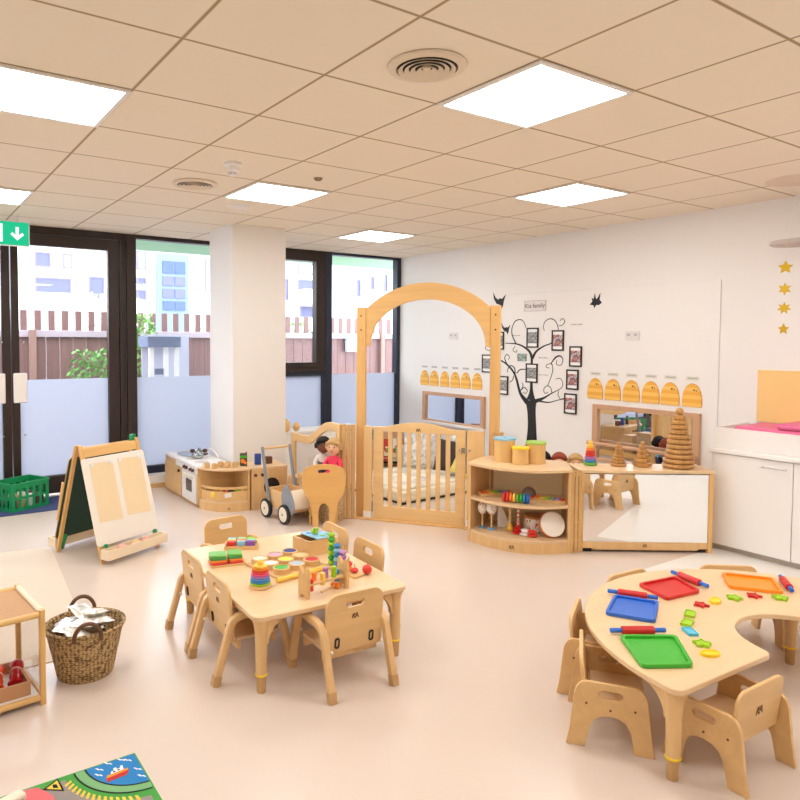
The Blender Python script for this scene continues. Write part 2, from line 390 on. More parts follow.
# ================================================================== THE SETTING
WX, WY = 5.60, 7.05         # right wall, glazing line
X0, Y0 = -3.4, -2.6         # the unseen ends of the room
struct(put('floor', MB().box(X0, WX, Y0, WY+.12, -.05, 0), floor_material(), smooth=False))
struct(put('ceiling', MB().box(X0, WX, Y0, WY+.12, CEIL, CEIL+.05), ceiling_material(), smooth=False))
struct(put('wall_right', MB().box(WX, WX+.15, Y0, WY+.12, 0, CEIL), whitewall, smooth=False))
struct(put('wall_left', MB().box(X0-.15, X0, Y0, WY+.12, 0, CEIL), whitewall, smooth=False))
struct(put('wall_back', MB().box(X0, WX, Y0-.15, Y0, 0, CEIL), whitewall, smooth=False))
struct(put('trim_1', MB().box(5.587, WX, 2.895, WY, 0, 2.03), cladm, bevel=.002))
struct(put('trim_2', MB().box(5.575, 5.587, 2.895, WY-.05, 0, .09), birch, bevel=.002))
struct(put('wall_pillar', MB().box(2.66, 3.22, 5.83, 6.375, 0, CEIL), whitewall, bevel=.004))
struct(put('trim_3', MB().box(2.13, WX-.001, 6.86, WY-.03, .045, .125), whitep, bevel=.003))
struct(put('trim_4', MB().box(2.13, WX-.001, 6.85, WY-.03, 0, .045), birch, bevel=.002))

# ---- glazing: frames
def F(b, x0, x1, z0, z1, y0=WY-.03, y1=WY+.07): b.box(x0, x1, y0, y1, z0, z1)
GY = WY+.02
def window(n, fx0, fx1, z0, z1, gx0, gx1, gz0, gz1, split, fm=frame_m, extra=None):
    b = MB(); F(b, fx0, gx0, z0, z1); F(b, gx1, fx1, z0, z1); F(b, gx0, gx1, z0, gz0); F(b, gx0, gx1, gz1, z1)
    if extra: extra(b)
    w = struct(put('window_%d' % n, b, fm, bevel=.003, smooth=False))
    g = MB().box(gx0-.005, gx1+.005, GY, GY+.006, max(split, gz0)-.001, gz1+.005); put('pane', g, glass, w, smooth=False)
    if split > gz0: put('frosted_pane', MB().box(gx0-.005, gx1+.005, GY, GY+.006, gz0-.005, split), frost, w, smooth=False, label='frosted lower pane')
    return w
T = CEIL
# right-hand leaf of the double door, and the leaf left of it
def door(n, x0, x1, gx0, gx1, hx, pw=.06):
    b = MB(); F(b, x0, gx0, .03, 2.53, WY-.05, WY+.03); F(b, gx1, x1, .03, 2.53, WY-.05, WY+.03)
    F(b, gx0, gx1, .03, .20, WY-.05, WY+.03); F(b, gx0, gx1, 2.42, 2.53, WY-.05, WY+.03)
    d = struct(put('door_%d' % n, b, frame_m, bevel=.004, smooth=False))
    put('pane', MB().box(gx0-.005, gx1+.005, GY-.02, GY-.014, 1.14, 2.425), glass, d, smooth=False)
    put('frosted_pane', MB().box(gx0-.005, gx1+.005, GY-.02, GY-.014, .195, 1.14), frost, d, smooth=False, label='frosted lower pane')
    put('push_plate', MB().box(hx-pw, hx+pw, WY-.10, WY-.07, .93, 1.21).box(hx-.02, hx+.02, WY-.07, WY-.05, 1.0, 1.1), whitep, d, bevel=.01, label='white push plate')
    put('hinge_cap', MB().cyl((hx+.04, WY-.05, 1.5), (hx+.04, WY-.058, 1.5), .008).cyl((hx+.04, WY-.05, .62), (hx+.04, WY-.058, .62), .008), steel, d)
    return d
door(1, .945, 1.94, 1.01, 1.835, 1.007)
door(2, -.06, .935, .03, .86, .82)
window(1, -1.0, -.07, 0, T, -.9, -.17, .16, T-.09, 1.14)
window(2, -3.4, -1.0, 0, T, -3.3, -1.1, .16, T-.09, 1.14)
b = MB()
F(b, -.07, 2.02, 2.535, T); F(b, 1.945, 1.985, 0, 2.535, WY-.06, WY+.04); F(b, 1.992, 2.02, 0, 2.535)
struct(put('trim_5', b, frame_m, bevel=.004, smooth=False))
window(3, 2.025, 3.60, 0, T, 2.125, 3.52, .20, 2.565, 1.135, frame_m)
struct(put('trim_6', MB().box(2.13, 3.5, WY-.045, WY-.031, .10, .20), frame_b, smooth=False))
window(4, 3.60, 4.43, 1.15, T, 3.74, 4.30, 1.265, 2.475, 0)
window(5, 3.60, 4.43, 0, 1.148, 3.66, 4.395, .15, 1.10, 1.10, frame_b)
window(6, 4.435, WX-.001, 0, T, 4.525, 5.535, .15, 2.575, 1.11, frame_b)
# casement ledge of the openable light
struct(put('trim_7', MB().box(3.62, 4.42, WY-.055, WY-.031, 1.15, 1.20), frame_m, bevel=.003))

# ---- ceiling lights
def lamp(i, j, label):
    x, y = .8944+(i+.5)*.6, 2.3821+(j+.5)*.6
    t = thing('ceiling_light', label, 'ceiling light', (x, y, CEIL), 0, 'square flat panel ceiling lights')
    b = MB(); o, q = .297, .276
    for x0, x1, y0, y1 in ((-o, o, -o, -q), (-o, o, q, o), (-o, -q, -q, q), (q, o, -q, q)): b.box(x0, x1, y0, y1, -.012, -.0005)
    put('frame', b, whitep, t, bevel=.002); put('diffuser', MB().box(-q, q, -q, q, -.008, -.001), panel_m, t, smooth=False)
lamp(-1, 1, 'large square ceiling light cut by the left edge of the photo')
lamp(2, -1, 'largest bright square ceiling light right of the round air vent')
lamp(2, 3, 'square ceiling light beside the smoke detector, in front of the pillar')
lamp(5, 1, 'square ceiling light nearest the right wall')
lamp(5, 5, 'small distant square ceiling light near the right window')
lamp(-1, 5, 'small square ceiling light above the exit sign')
for i, j in ((5, -3), (2, -5), (-1, -3), (5, -6), (-4, -1), (-4, 3)):
    lamp(i, j, 'square ceiling light outside the photo')

def vent(x, y, r, label):
    t = thing('ceiling_vent', label, 'air vent', (x, y, CEIL), 0, 'round ceiling air vents')
    b = MB().lathe([(r*.78, -.001), (r*1.0, -.001), (r*1.02, -.006), (r*.98, -.014), (r*.8, -.018), (r*.78, -.006), (r*.78, -.001)])
    put('outer_ring', b, mat('cream vent enamel', (226, 210, 188), .5), t)
    put('duct', MB().cyl((0, 0, -.0005), (0, 0, -.003), r*.78), black, t)
    for k in range(4):
        q = r*(.74-.16*k); b = MB().lathe([(q, -.024), (q-r*.115, -.016), (q-r*.115, -.013), (q, -.021), (q, -.024)])
        put('cone', b, MATS['cream vent enamel'], t)
    put('hub', MB().lathe([(1e-6, -.018), (r*.10, -.018), (r*.12, -.006), (1e-6, -.003)]), MATS['cream vent enamel'], t)
vent(1.774, 2.074, .152, 'large round ribbed air vent left of the brightest light panel')
vent(1.770, 4.493, .150, 'small distant round air vent left of the smoke detector')
t = tag(put('ceiling_speaker', MB().lathe([(1e-6, -.010), (.16, -.010), (.18, -.006), (.185, -.0005), (1e-6, -.0005)]), mat('cream cover', (222, 204, 184), .6)), 'round flat cream cover on the ceiling at the far right', 'ceiling cover')
t.location = (5.05, 2.14, CEIL)
t = thing('smoke_detector', 'small white smoke detector hanging from the ceiling beside a light panel', 'smoke detector', (1.764, 3.858, CEIL))
put('base', MB().lathe([(.055, -.0005), (.055, -.018), (.045, -.022), (1e-6, -.022)]), white, t)
put('sensor', MB().lathe([(.034, -.0225), (.038, -.05), (.03, -.06), (1e-6, -.062)]), white, t)
b = MB()
for k in range(6): a = k*pi/3; b.cyl((.03*cos(a), .03*sin(a), -.058), (.026*cos(a), .026*sin(a), -.075), .004, n=8)
b.cyl((0, 0, -.073), (0, 0, -.077), .026); put('cage', b, white, t)
one('ceiling_sensor', MB().lathe([(1e-6, -.02), (.018, -.018), (.03, -.003), (.03, -.0005)]), mat('grey sensor', (150, 120, 100), .6), 'tiny brown sensor dot on the ceiling above a light panel', 'sensor', (2.394, 3.892, CEIL))
one('ceiling_disc', MB().lathe([(1e-6, -.014), (.085, -.014), (.095, -.0005)]), whitep, 'flat white disc on the ceiling in front of the pillar', 'ceiling cover', (2.36, 5.05, CEIL))

# ---- exit sign, hanging from the ceiling
t = thing('exit_sign', 'green lit exit sign with white down arrow by the door', 'exit sign', (.83, 6.5, 2.335))
put('housing', MB().box(-.205, .205, 0, .03, 0, .215), whitep, t, bevel=.004)
put('face', MB().box(-.197, .197, -.004, -.0003, .008, .207), exit_m, t, smooth=False, label='bright green face')
arrow = [(-.013, .165), (.013, .165), (.013, .095), (.04, .118), (.054, .10), (0, .05), (-.054, .10), (-.04, .118), (-.013, .095)]
put('arrow', MB().plate([(.105+a, b_) for a, b_ in arrow], [], .002, XZ(-.0065)), exitw_m, t, smooth=False, label='white down arrow')
run = MB().box(-.10, -.01, -.0065, -.0045, .03, .185); put('door_symbol', run, exitw_m, t, smooth=False)
for x_ in (-.12, .12): put('hanger', MB().cyl((x_, .015, .2155), (x_, .015, CEIL-2.335-.001), .006), whitep, t)

# ================================================================== OUTSIDE
struct(put('ground', MB().box(-14, 34, WY+.13, 40, -.12, -.06), mat('grey paving', (170, 166, 166), .9, var=.1), smooth=False))
fence_w = wood('brown stained fence boards', (128, 96, 92), .78, scale=8)
rail_w = mat('lilac grey fence rail', (170, 156, 164), .7)
fx = -.6; k = 0
FY = 10.0
t = thing('garden_fence', 'brown timber fence with pointed gaps outside the windows', 'fence', (0, FY, -.06))
b = MB()
x = -3.0
while x < 11.5:
    b.box(x, x+.174, 0, .02, 0, 1.62); x += .177
put('boards', b, fence_w, t, bevel=.004)
put('rail', MB().box(-3, 11.5, -.05, -.0005, 1.62, 1.71), rail_w, t, bevel=.004, label='pale capping rail')
x = -3.0+.03; n = 0
pk = MB().box(0, .088, 0, .02, 1.58, 1.985)
while x < 11.4:
    if n == 0: po = put('picket', pk, fence_w, t, bevel=.004); first = po
    else:
        po = first.copy(); COL.objects.link(po); po.parent = t
    po.location = (x, .001, 0); x += .177; n += 1
pst = None
for x in (-1.4, 1.55, 4.5, 7.45, 10.4):
    if pst is None: pst = put('post', MB().box(0, .09, -.10, -.051, 0, 1.72), wood('pale brown fence post', (150, 118, 106), .8), t, bevel=.005); pp = pst
    else: pp = pst.copy(); COL.objects.link(pp); pp.parent = t
    pp.location = (x, 0, 0)
# building opposite
t = thing('apartment_building', 'white apartment building across the garden, overexposed by daylight', 'building', (0, 22, -.06))
bw = mat('white render', (250, 250, 250), .9); glz = mat('lilac grey glazing', (92, 96, 134), .3); glb = mat('blue grey glazing', (62, 84, 130), .25)
put('facade', MB().box(-8, 30, 0, 6, 0, 13), bw, t, smooth=False)
wins = [(3.62, 4.08, 3.75, 4.2, 0), (4.42, 4.7, 3.74, 4.2, 1), (3.62, 4.65, 2.85, 3.45, 0), (5.16, 5.65, 2.85, 3.55, 0), (2.9, 3.1, 2.9, 4.2, 0), (6.66, 6.97, 3.85, 4.45, 1), (6.66, 6.97, 3.3, 3.6, 0),
        (6.66, 6.97, 2.88, 3.2, 0), (9.0, 9.4, 3.25, 4.35, 1), (12.65, 13.5, 3.46, 3.85, 0), (12.65, 13.5, 4.05, 4.45, 1), (12.75, 13.5, 2.45, 2.85, 0), (12.1, 12.25, 3.05, 3.85, 0),
        (15.3, 15.5, 3.3, 3.98, 0), (15.97, 16.16, 3.62, 4.13, 0), (16.66, 16.82, 3.55, 4.25, 0), (17.2, 17.36, 3.6, 4.32, 0), (-.6, .3, 2.85, 3.6, 0), (-.6, .3, 4.3, 5.1, 0), (1.0, 1.6, 2.85, 3.6, 0)]
for (x0, x1, z0, z1, k) in wins:
    w = put('window', MB().plate([(x0, z0), (x1, z0), (x1, z1), (x0, z1)], [[(x0+.05, z0+.05), (x1-.05, z0+.05), (x1-.05, z1-.05), (x0+.05, z1-.05)]], .05, XZ(-.055)), mat('pale window frame', (116, 114, 134), .6), t, smooth=False)
    put('pane', MB().box(x0+.05, x1-.05, -.03, -.005, z0+.05, z1-.05), mat('pale blind', (205, 205, 222), .6) if k else glz, w, smooth=False)
tw = put('glazed_tower', MB().box(7.28, 8.32, -.3, -.001, .5, 4.4), mat('pale blue cladding', (112, 132, 180), .4), t, smooth=False, label='blue glazed bay')
for z0, z1, cc in ((3.75, 4.15, glb), (3.35, 3.65, glz), (2.95, 3.25, glz), (2.55, 2.85, glb)):
    put('pane', MB().box(7.42, 7.78, -.34, -.301, z0, z1).box(7.83, 8.18, -.34, -.301, z0, z1), cc, tw, smooth=False)
put('balcony', MB().box(12.5, 13.7, -.7, -.001, 2.9, 3.0).box(12.5, 13.7, -.7, -.65, 3.0, 3.45), mat('pale grey balustrade', (216, 216, 224), .6), t, smooth=False)
put('balcony', MB().box(3.4, 4.9, -.8, -.001, 2.62, 2.72).box(3.4, 4.9, -.8, -.75, 2.72, 2.95), MATS['pale grey balustrade'], t, smooth=False)
# canopy just outside the glass
struct(put('soffit', MB().box(1.9, 7.2, WY+.13, 8.5, 2.64, 2.72), mat('pale green soffit', (150, 206, 160), .6), smooth=False))
# planting
leaf = mat('leaf green', (96, 150, 70), .6, var=.3, vscale=20); blossom = mat('white blossom', (250, 250, 250), .7)
def bush(name, label, cat, loc, sx, sz, n, mats, stem=True, seed=1, group=None, ls=.05):
    rn = random.Random(seed); t = thing(name, label, cat, loc, 0, group)
    b = MB()
    for _ in range(n):
        th = rn.uniform(0, 2*pi); rr = rn.random()**.5*sx; z = sz*(.25+.75*rn.random()); s = ls*rn.uniform(.6, 1.2); k = (1-abs(z/sz-.6))
        c = Vector((cos(th)*rr*k, sin(th)*rr*k*.7, z)); a = Vector((rn.gauss(0, 1), rn.gauss(0, 1), rn.gauss(0, 1))).normalized(); q = a.orthogonal().normalized(); w = a.cross(q)
        b.m(rn.randrange(len(mats))); b.add([c-q*s, c-w*s*.45+a*s*.1, c+q*s, c+w*s*.45+a*s*.1], [(0, 1, 2, 3)])
    put('foliage', b, mats, t, smooth=False)
    b = MB()
    for _ in range(7):
        th = rn.uniform(0, 2*pi); r = rn.uniform(.1, .5)*sx; b.tube([(0, 0, 0), (r*.4*cos(th), r*.3*sin(th), sz*.4), (r*cos(th), r*.7*sin(th), sz*.85)], [.012, .009, .004], 6)
    put('stem', b, mat('brown stem', (110, 84, 60), .8), t)
bush('garden_shrub', 'green leafy shrub outside the middle window beside the play kitchen', 'shrub', (2.93, 9.6, -.06), .36, 1.95, 900, [leaf, mat('light leaf', (150, 190, 110), .6)], seed=3)
bush('low_shrub', 'low green plant outside the glazed door in front of the fence', 'shrub', (2.25, 9.45, -.06), .40, 1.45, 500, [leaf], seed=4)
bush('blossom_bush', 'white flowering bush behind the garden fence', 'shrub', (5.1, 11.2, -.06), .9, 2.35, 1500, [blossom, blossom, mat('pale stem green', (206, 214, 204), .7)], seed=5, ls=.06, group='white flowering bushes behind the fence')
bush('blossom_bush', 'pale flowering bush behind the fence seen through the door', 'shrub', (2.9, 11.2, -.06), .8, 2.3, 700, [blossom, mat('pale stem green', (206, 214, 204), .7)], seed=6, ls=.06, group='white flowering bushes behind the fence')
bush('garden_shrub', 'small green shrub behind the fence right of the pillar', 'shrub', (6.35, 11.0, -.06), .4, 1.95, 500, [leaf, MATS['light leaf']], seed=8)
# outdoor play kitchen
t = thing('outdoor_play_table', 'outdoor play table with grey tray seen through the middle window', 'play table', (3.10, 9.1, -.06))
put('tray', MB().plate(rrect(-.27, .20, -.2, .2, .02), [rrect(-.25, .18, -.17, .17, .02)], .14, XY(1.49)).box(-.26, .19, -.18, .18, 1.49, 1.51), mat('slate grey tray', (112, 122, 150), .5), t, smooth=False)
for x in (-.20, .0, .15):
    put('post', MB().box(x-.03, x+.03, -.17, -.12, 0, 1.49), white, t, bevel=.003)
put('panel', MB().box(-.25, .42, .10, .12, .5, 1.66), mat('pale lilac panel', (196, 196, 214), .6), t, smooth=False)
put('box', MB().box(-.15, -.04, -.16, -.12, 1.12, 1.20), MATS['slate grey tray'], t, smooth=False)
for i, (x, m_, r) in enumerate(((-.19, yellowp, .05), (-.08, lime, .045), (.03, bluep, .05), (.13, redp, .045))):
    one('sand_toy', MB().lathe([(r*.7, 0), (r, r*1.3), (r*.85, r*1.3), (r*.6, .01)], (0, 0, 0), 14), m_, ['yellow', 'lime', 'blue', 'red'][i]+' plastic sand toy on the outdoor play table', 'toy', (3.10+x, 9.1, 1.451), group='plastic toys on the outdoor play table')
one('rain_box', MB().box(-.14, .14, -.07, .0, 0, .23).frus((-.16, .16, -.08, 0), (-.13, .13, -.03, 0), .23, .30), mat('pale blue plastic', (196, 212, 240), .5), 'pale blue box fixed to the fence behind the arch', 'box', (6.83, FY-.051, 1.33))
one('white_planter', MB().lathe([(.14, 0), (.17, .32), (.18, .34), (.15, .34), (.13, .02)]), white, 'white planter standing outside by the pillar', 'planter', (4.25, 9.2, .82))
one('planter_stand', MB().box(-.2, .2, -.2, .2, 0, .88), MATS['pale lilac panel'], 'pale stand under the white planter outside', 'stand', (4.25, 9.2, -.06))

# ================================================================== GATE, ARCH AND FENCES
GA = atan2(-.97, .725)
g = thing('gate_arch', 'tall honey wood archway over the low slatted gate', 'archway', (3.32, 4.78, 0), GA)
for u0 in (.0, 1.131):
    p_ = put('post', MB().box(u0, u0+.08, .03, .07, 0, 1.814), honey, g, bevel=.004)
    b = MB()
    for z in (1.62, 1.74): b.cyl((u0+.04, .03, z), (u0+.04, .0275, z), .007, n=12)
    put('bolt', b, brown, p_)
out = []; R = .756; cz = 2.011-R
a0 = math.asin(.524/R)
for i in range(33): a = -a0+2*a0*i/32; out.append((.6055+R*sin(a), cz+R*cos(a)))
inn = []
for i in range(33): a = pi*i/32; inn.append((.6055+.485*cos(a), 1.50+.372*sin(a)))
outl = out+[(1.1295, 1.48), (1.094, 1.482)]+inn[1:-1]+[(.117, 1.482), (.0815, 1.48)]
put('arch_board', MB().plate(outl, [], .028, XZ(.036)), honeyx, g, bevel=.003)
gm = wood('gate maple', (235, 198, 140), .90); gmx = wood('gate maple boards', (235, 198, 140), .90, axis=0); hw_ = wood('hinge post wood', (218, 176, 116), .80, scale=24)
# the gate itself
g2 = thing('gate', 'low honey wood gate with vertical slats under the arch', 'gate', (3.32, 4.78, 0), GA)
gl, gr = .170, .948
top = [(gl, .80)]+[(gl+.10+(gr-gl-.2)*i/16, .800+.046*sin(pi*i/16)) for i in range(17)]+[(gr, .80)]
holes = []
n = 8; x0, x1 = gl+.082, gr-.078; sw = .036; ow = (x1-x0-7*sw)/8
put('frame', MB().plate([(gr, .012), (gl, .012)]+top, [[(x0, .125), (x1, .125), (x1, .762), (x0, .762)]], .032, XZ(-.016)), gmx, g2, bevel=.003)
for i in range(7):
    a = x0+ow*(i+1)+sw*i
    put('slat', MB().box(a, a+sw, -.010, .010, .1255, .7615), gm, g2, bevel=.002)
mark(g2, lambda u, v, w: (.56+u, -.0165-w, .785+v), .04)
put('latch', MB().box(gr-.03, gr+.004, -.022, -.0165, .62, .66).cyl((gr-.045, -.0165, .64), (gr-.045, -.021, .64), .007), steel, g2, label='small steel latch')
for zz in (.74, .12):
    put('hinge', MB().box(gl-.012, gl-.001, -.02, .02, zz-.05, zz+.04), steel, g2, label='steel hinge')
t = thing('side_board', 'narrow board panel left of the gate under the arch post', 'panel', (3.32, 4.78, 0), GA, 'side panels of the gate'); put('board', MB().box(.083, .156, -.016, .016, .07, .80), gm, t, bevel=.003)
put('foot', MB().box(.083, .156, -.012, .012, 0, .0695), whitep, t)
t = thing('side_board', 'board panel right of the gate beside the instrument shelf', 'panel', (3.32, 4.78, 0), GA, 'side panels of the gate'); put('board', MB().box(.962, 1.10, -.016, .016, .07, .80), gm, t, bevel=.003)
put('foot', MB().box(.962, 1.10, -.012, .012, 0, .0695), whitep, t)
put('strike', MB().box(.953, .961, -.012, .012, .45, .80).cyl((.985, -.016, .64), (.985, -.022, .64), .007), steel, t)
one('threshold', MB().box(-.02, 1.10, -.045, .045, 0, .012), honeyx, 'flat wooden threshold strip on the floor under the gate', 'threshold', (3.32, 4.78, .0005), GA, bevel=.003)

def connector(x, y, ang, h, label, n=3, w=.040, d=.03):
    t = thing('hinge_post', label, 'hinge post', (x, y, 0), ang, 'slatted hinge posts between the panels')
    for i in range(n):
        put('slat', MB().plate(rrect(i*w, i*w+w-.003, -d/2, d/2, .008, 3), [], h-.012-(.006 if i == 1 else 0), XY(.012)), hw_, t, bevel=.001)
    b = MB()
    for z in (.08, h*.35, h*.65, h*.93): b.cyl((w, -d*.30, z), (w, -d*.30, z+.02), .006, n=8); b.cyl((2*w, -d*.30, z), (2*w, -d*.30, z+.02), .006, n=8)
    b.box(.004, n*w-.006, -.01, .01, .0, .0118)
    put('pin', b, edge_w, t)
connector(3.195, 4.80, -.55, .815, 'slatted hinge post left of the gate, beside the dolls')
connector(4.010, 3.858, GA, .80, 'slatted hinge post right of the gate, behind the instrument shelf', 3, .034)
# wavy fence left of the gate
FA = atan2(4.81-5.72, 3.19-3.235); L = hypot(4.81-5.72, 3.19-3.235)
t = thing('wave_fence', 'low fence with wavy wooden top rail and clear panel behind the dolls', 'fence', (3.235, 5.72, 0), FA)
def wz(s): return .640+.175*(.5-.5*cos(pi*min(1, max(0, (s-.32)/.50))))
ups = [(L*i/24, wz(i/24)) for i in range(25)]
dn = [(L*i/24, wz(i/24)-.075) for i in range(2, 23)][::-1]
put('rail', MB().plate(ups+[(L, .05), (L-.055, .05)]+[(L-.055, dn[0][1])]+dn[1:-1]+[(.06, dn[-1][1]), (.06, .05), (0, .05)], [], .03, XZ(-.015)), gmx, t, bevel=.003)
put('clear_panel', MB().box(.06, L-.055, -.003, .003, .06, .60), acrylic, t, smooth=False, label='clear acrylic panel')
put('bottom_rail', MB().box(.06, L-.055, -.014, .014, .02, .08), honeyx, t, bevel=.003)

# low white shelf behind the fence with wooden eggs
t = thing('low_shelf', 'low white shelf below the right window behind the wavy fence', 'shelf', (3.45, 6.42, 0))
put('body', MB().box(-.12, 1.0, -.14, .14, 0, .53), whitep, t, bevel=.004); put('top', MB().box(-.13, 1.01, -.15, .15, .531, .556), whitep, t, bevel=.004)
def egg(x, y, z, r, label, gname='wooden_egg'):
    t = thing(gname, label, 'wooden figure', (x, y, z), 0, 'wooden egg figures on the white shelf')
    put('egg', MB().lathe([(1e-6, 0), (r*.5, .003), (r*.92, r*.6), (r, r*1.1), (r*.82, r*1.8), (r*.4, r*2.25), (1e-6, r*2.35)]), honey, t)
    put('stand', MB().lathe([(r*.6, -.0005), (r*.62, .006), (r*.5, .01)]), birch, t)
egg(3.405, 6.34, .5565, .052, 'larger wooden egg figure half hidden by the pillar')
egg(3.47, 6.30, .5565, .062, 'largest upright wooden egg figure beside the pillar')
egg(3.62, 6.32, .5565, .040, 'smallest wooden egg figure, right of the larger ones')

# ================================================================== CORRAL
MA = atan2(5.257-4.869, 3.988-3.926)
# mattress with its near corner at (3.93,4.88)
t = thing('floor_mattress', 'cream floor mattress with black piping and patterned cover behind the gate', 'mattress', (3.945, 4.90, 0), radians(3))
# local: x to the right/back, y to the back
put('base', MB().frus((0, 1.35, 0, 1.05), (.01, 1.34, .01, 1.04), .012, .115), mat('cream canvas', (244, 236, 214), .8), t, bevel=.02, seg=3)
put('piping', MB().tube([(0, 0, .01), (1.35, 0, .01), (1.35, 1.05, .01), (0, 1.05, .01), (0, 0, .01)], .0095, 8), black, t, label='black piping')
qb = MB(); N = 14
vs = [(.06+1.22*i/N, .06+.92*j/N, .119+.012*abs(sin(i*.9)*cos(j*.8))) for j in range(N+1) for i in range(N+1)]
qb.add(vs, [(j*(N+1)+i, j*(N+1)+i+1, (j+1)*(N+1)+i+1, (j+1)*(N+1)+i) for j in range(N) for i in range(N)])
t2 = one('patterned_quilt', qb, quilt_m, 'cream patterned quilt lying on the floor mattress', 'quilt', (3.945, 4.90, 0), radians(3)); so = t2.modifiers.new('s', 'SOLIDIFY'); so.thickness = .008
def cushion(name, label, loc, size, rot, m_, d=.13):
    b = MB(); w, h = size; N = 10; vs = []; fs = []
    for s_ in (1, -1):
        for j in range(N+1):
            for i in range(N+1):
                u = i/N*2-1; v = j/N*2-1; k = max(0, (1-u**4)*(1-v**4))**.5
                pin = 1-.07*(1-abs(u))*0-.06*(1-v*v)*abs(u)**3
                vs.append((u*w/2*(1-.06*(1-v*v)), s_*d/2*k, (v*(1-.06*(1-u*u)))*h/2+h/2))
    q = (N+1)**2
    for s_ in range(2):
        for j in range(N):
            for i in range(N):
                a = s_*q+j*(N+1)+i; fs.append((a, a+1, a+N+2, a+N+1))
    b.add(vs, fs); o = put(name, b, m_); o.location = loc; o.rotation_euler = rot
    mb = o.data; bm = bmesh.new(); bm.from_mesh(mb); bmesh.ops.remove_doubles(bm, verts=bm.verts, dist=.0004); bmesh.ops.recalc_face_normals(bm, faces=bm.faces); bm.to_mesh(mb); bm.free()
    tag(o, label, 'cushion', 'cushions at the back of the mattress'); return o
cushion('cushion', 'large grey and white patterned cushion behind the gate', (4.83, 5.66, .15), (.42, .42), (radians(-12), 0, radians(-38)), geo_m)
cushion('cushion', 'dark brown cushion leaning in front of the patterned ones', (4.86, 5.27, .15), (.34, .34), (radians(-14), radians(8), radians(-42)), mat('dark brown cloth', (74, 62, 60), .9), .12)
cushion('cushion', 'beige cushion at the left behind the mattress', (4.97, 5.90, .02), (.40, .36), (radians(-12), radians(-10), radians(-30)), mat('beige cloth', (216, 196, 170), .9))
cushion('cushion', 'patterned cushion at the right behind the brown cushion', (5.15, 5.34, .13), (.38, .38), (radians(-10), 0, radians(-55)), geo_m)
cushion('cushion', 'pale yellow cushion nearest the gate post', (4.86, 5.06, .13), (.32, .30), (radians(-12), radians(20), radians(-60)), mat('pale yellow cloth', (238, 226, 130), .9), .10)
# book rack in the corner
t = thing('book_rack', 'low dark rack of picture books in the corner behind the gate', 'book rack', (5.02, 6.22, 0), radians(-32))
put('side', MB().box(-.36, -.345, -.10, .12, 0, .44), pinkwood, t); put('side', MB().box(.345, .36, -.10, .12, 0, .44), pinkwood, t)
put('back', MB().box(-.345, .345, .10, .12, .02, .44), pinkwood, t); put('shelf', MB().box(-.345, .345, -.09, .10, .10, .115), frame_m, t)
put('retaining_bar', MB().cyl((-.345, -.085, .40), (.345, -.085, .40), .008).cyl((-.345, -.085, .16), (.345, -.085, .16), .008), pinkwood, t)
bc = [((70, 120, 70), 'green'), ((206, 60, 50), 'red'), ((240, 236, 220), 'white'), ((230, 150, 50), 'orange'), ((90, 60, 110), 'violet'), ((230, 220, 200), 'cream'), ((60, 60, 70), 'black'), ((250, 210, 60), 'yellow')]
bk = None
M4 = Matrix.Translation((5.02, 6.22, 0)) @ Matrix.Rotation(radians(-32), 4, 'Z')
for i, (c, nm) in enumerate(bc):
    x = -.29+i*.083; m_ = mat('book cover '+nm, c, .5)
    t = thing('picture_book', nm+' picture book standing in the rack behind the gate', 'book', M4 @ Vector((x, -.05+.022*(i % 2), .1155)), radians(-32), 'picture books in the corner rack', rot=(radians(-10), 0, radians(-32)))
    put('cover', MB().box(-.075*.52, .075*.52, 0, .012, 0, .24+.02*(i % 3)), m_, t, bevel=.001); put('picture', MB().box(-.028, .028, -.0012, -.0002, .06, .17), speck('book picture '+nm, [c, (240, 230, 200), (120, 160, 90), (220, 90, 70)], 30), t, smooth=False)

# ================================================================== INSTRUMENT SHELF
t = thing('corner_shelf', 'curved open wooden shelf unit right of the gate, holding instruments', 'shelf unit', (0, 0, 0))
Lf, Lb, Rb, Rf = (3.655, 3.745), (3.985, 3.875), (4.305, 3.365), (4.066, 3.122)
def bez(t_, a, b_, c): return tuple((1-t_)**2*a[i]+2*t_*(1-t_)*b_[i]+t_*t_*c[i] for i in range(2))
ctl = (3.605, 3.225)
curve = [bez(i/20, Lf, ctl, Rf) for i in range(21)]
ctr = (sum(p[0] for p in (Lf, Lb, Rb, Rf))/4, sum(p[1] for p in (Lf, Lb, Rb, Rf))/4)
def inset(ps, k): return [(ctr[0]+(x-ctr[0])*k, ctr[1]+(y-ctr[1])*k) for x, y in ps]
poly = curve+[Rb, Lb]
put('top', MB().plate(inset(poly, 1.02), [], .022, XY(.588)), maple_flat, t, bevel=.003)
put('shelf_board', MB().plate(inset(poly, .965), [], .02, XY(.325)), maple_flat, t, bevel=.002)
put('shelf_board', MB().plate(inset(poly, .965), [], .02, XY(.075)), maple_flat, t, bevel=.002)
kick = [(x, y) for x, y in inset(curve, .97)]; kin = [(x, y) for x, y in inset(curve, .93)][::-1]
put('kick_board', MB().plate(kick+kin, [], .0745, XY(0)), maple, t)
def panel2(name, a, b_, th, z0, z1, m_, parent, **k):
    a, b_ = Vector((*a, 0)), Vector((*b_, 0)); d = (b_-a).normalized(); nn = Vector((-d.y, d.x, 0))*th
    q = [a, b_, b_+nn, a+nn]; bb = MB().add([(*p.xy, z0) for p in q]+[(*p.xy, z1) for p in q], [(0, 3, 2, 1), (4, 5, 6, 7), (0, 1, 5, 4), (1, 2, 6, 5), (2, 3, 7, 6), (3, 0, 4, 7)])
    return put(name, bb, m_, parent, **k)
panel2('side_panel', Lf, Lb, -.020, 0, .587, maple, t, bevel=.002)
panel2('side_panel', Rf, Rb, .020, 0, .587, maple, t, bevel=.002)
